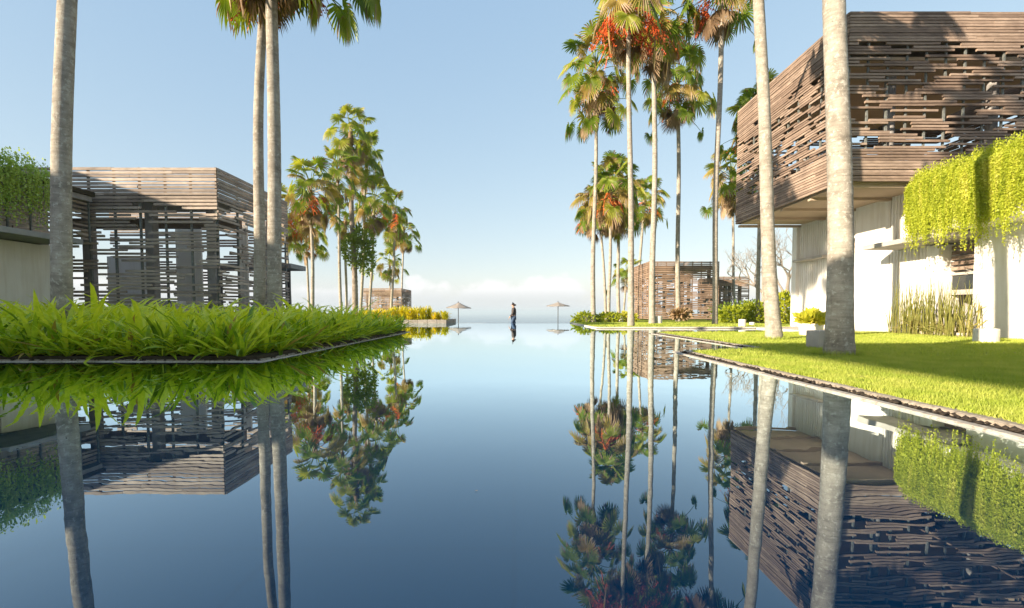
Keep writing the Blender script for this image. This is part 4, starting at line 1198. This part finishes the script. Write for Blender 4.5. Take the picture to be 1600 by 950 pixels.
# ------------------------------------------------------------------ parasols
def parasol(x, ytip, ybot, wpx, Y, tilt, label):
    tip = atY(x, ytip, Y); m = F / Y; z0 = -1.0
    root = empty('parasol', (tip.x, Y, z0), label, 'parasol', 'thatched parasols beyond the pool')
    H = tip.z - z0; rad = wpx / m / 2
    b = MB(); b.tube([(0, 0, 0), (0, 0, H)], .035, 8); b.build('pole', 'dark_metal', root)
    ht = H - .10; hb = ht - (ybot - ytip - 2) / m
    n = 16; b = MB(); prof = [(0.02, ht), (rad * .35, ht - (ht - hb) * .42), (rad * .7, ht - (ht - hb) * .75), (rad, hb)]
    vs = []
    for r_, z in prof:
        for k in range(n):
            a = 2 * math.pi * k / n; sag = 0.03 * (r_ / rad) if k % 2 else 0
            vs.append((r_ * math.cos(a), r_ * math.sin(a), z - sag))
    fs = [(i * n + k, i * n + (k + 1) % n, (i + 1) * n + (k + 1) % n, (i + 1) * n + k) for i in range(3) for k in range(n)]
    vs += [(v[0], v[1], v[2] - .05) for v in vs]; m4 = 4 * n
    fs += [tuple(m4 + q for q in reversed(f)) for f in fs] + [(3 * n + k, 3 * n + (k + 1) % n, m4 + 3 * n + (k + 1) % n, m4 + 3 * n + k) for k in range(n)]
    b.add(vs, fs); c = b.build('canopy', 'thatch', root); c.rotation_euler = (0, tilt, 0)
    for k in range(8):
        a = 2 * math.pi * k / 8
        q = MB(); q.tube([(0.03 * math.cos(a), .03 * math.sin(a), ht - .09), (rad * .98 * math.cos(a), rad * .98 * math.sin(a), hb - .075)], .014, 5)
        w_ = q.build('rib', 'dark_metal', root); w_.rotation_euler = (0, tilt, 0)
    b = MB(); b.lathe([(.05, .0), (.12, .03), (.28, .05), (.28, .0)][::-1], 14); b.build('base', 'concrete_grey', root)
parasol(716, 471, 481, 39, 48, 0.02, 'thatched parasol left of the walking person')
parasol(872, 470.5, 478, 36, 48, 0.0, 'thatched parasol right of the walking person')

# ------------------------------------------------------------------ person walking left along the far lip
hp = atY(802, 474, 27.4)
HT = 1.72; PZ = hp.z - HT
def skin_obj(name, vs, es, rad, mat, parent, root_i=0, sub=2):
    me = bpy.data.meshes.new(name); me.from_pydata(vs, es, []); me.materials.append(M[mat])
    o = link(name, me, parent)
    md = o.modifiers.new('skin', 'SKIN'); md.use_smooth_shade = True
    for i, r in enumerate(rad):
        me.skin_vertices[0].data[i].radius = (r, r) if not isinstance(r, tuple) else r
        me.skin_vertices[0].data[i].use_root = (i == root_i)
    s = o.modifiers.new('sub', 'SUBSURF'); s.levels = s.render_levels = sub
    return o
k = HT / 1.66
PR = empty('person', (hp.x + .02, 27.4, PZ), 'person in dark jacket and blue jeans walking left beyond the pool edge', 'person')
PR.scale = (k, k, k)
# local frame: facing -X
vs = [(0, 0, .93), (.01, 0, 1.10), (.01, 0, 1.28), (0, 0, 1.40), (-.02, 0, 1.47), (-.04, 0, 1.53), (-.035, 0, 1.61),
      (0, -.09, .88), (-.13, -.09, .50), (-.17, -.09, .10), (-.29, -.09, .04),
      (0, .09, .88), (.06, .09, .50), (.24, .09, .14), (.16, .09, .04),
      (0, -.16, 1.37), (-.05, -.21, 1.12), (-.20, -.20, .92), (-.25, -.19, .86),
      (0, .16, 1.37), (.07, .21, 1.12), (.06, .21, .88), (.05, .20, .80)]
es = [(0, 1), (1, 2), (2, 3), (3, 4), (4, 5), (5, 6), (0, 7), (7, 8), (8, 9), (9, 10), (0, 11), (11, 12), (12, 13), (13, 14), (3, 15), (15, 16), (16, 17), (17, 18), (3, 19), (19, 20), (20, 21), (21, 22)]
rad = [.125, .115, .125, .09, .05, .085, .075, .085, .058, .04, .032, .085, .058, .04, .032, .055, .042, .032, .022, .055, .042, .032, .022]
body = skin_obj('body', vs, es, rad, 'skin', PR)
# fingers
for hx, hy, hz, s in ((-.25, -.19, .86, 1), (.05, .20, .80, 1)):
    for q in range(5):
        L = (.05, .075, .08, .075, .06)[q]; dy = (-.035 if q == 0 else -.02 + .0135 * q)
        fb = MB(); fb.tube([(hx, hy + dy * .6, hz - .01), (hx - .02, hy + dy, hz - .03 - L * .4), (hx - .015, hy + dy, hz - .03 - L)], [.010, .009, .006], 6)
        fb.build('finger', 'skin', PR, True)
# nose, ears
b = MB(); b.tube([(-.105, 0, 1.575), (-.135, 0, 1.555), (-.115, 0, 1.54)], [.008, .013, .008], 6); b.build('nose', 'skin', PR, True)
jk = skin_obj('jacket', [(.0, 0, .92), (.01, 0, 1.10), (.015, 0, 1.28), (0, 0, 1.41), (-.0, -.165, 1.375), (-.05, -.215, 1.12), (-.19, -.20, .94), (0, .165, 1.375), (.07, .215, 1.12), (.06, .21, .90)],
              [(0, 1), (1, 2), (2, 3), (3, 4), (4, 5), (5, 6), (3, 7), (7, 8), (8, 9)], [.150, .142, .148, .095, .072, .058, .046, .072, .058, .046], 'jacket', PR)
jn = skin_obj('jeans', [(0, 0, .95), (0, -.09, .88), (-.13, -.09, .50), (-.165, -.09, .12), (0, .09, .88), (.06, .09, .50), (.235, .09, .16)],
              [(0, 1), (1, 2), (2, 3), (0, 4), (4, 5), (5, 6)], [.14, .10, .072, .058, .10, .072, .058], 'jeans', PR)
hr = skin_obj('hair', [(-.06, 0, 1.645), (.0, 0, 1.625), (.04, 0, 1.56), (.10, 0, 1.57), (.12, 0, 1.53)], [(0, 1), (1, 2), (2, 3), (3, 4)], [.045, .085, .07, .055, .06], 'hair', PR, 1)
for dx, dy, dz, f in ((-.215, -.09, .0, 0), (.19, .09, .01, 1)):
    b = MB(); b.tube([(dx + .08, dy, .05), (dx, dy, .045), (dx - .10, dy, .03)], [.045, .045, .03], 10)
    b.build('shoe', 'shoe', PR, True)

# ------------------------------------------------------------------ air
hz = MB(); hz.box(-46000, 46000, -46000, 46000, -62.9, 24)
m, n, l, o_ = nodes('haze')
pv = n.new('ShaderNodeVolumePrincipled')
pv.inputs['Color'].default_value = (0.60, 0.73, 0.82, 1)
pv.inputs['Density'].default_value = 0.00022
pv.inputs['Anisotropy'].default_value = 0.0
l.new(pv.outputs[0], o_.inputs['Volume'])
HZ = tag(hz.build('haze', 'haze'), 'thin pale sea haze over the whole place', 'haze', kind='stuff')
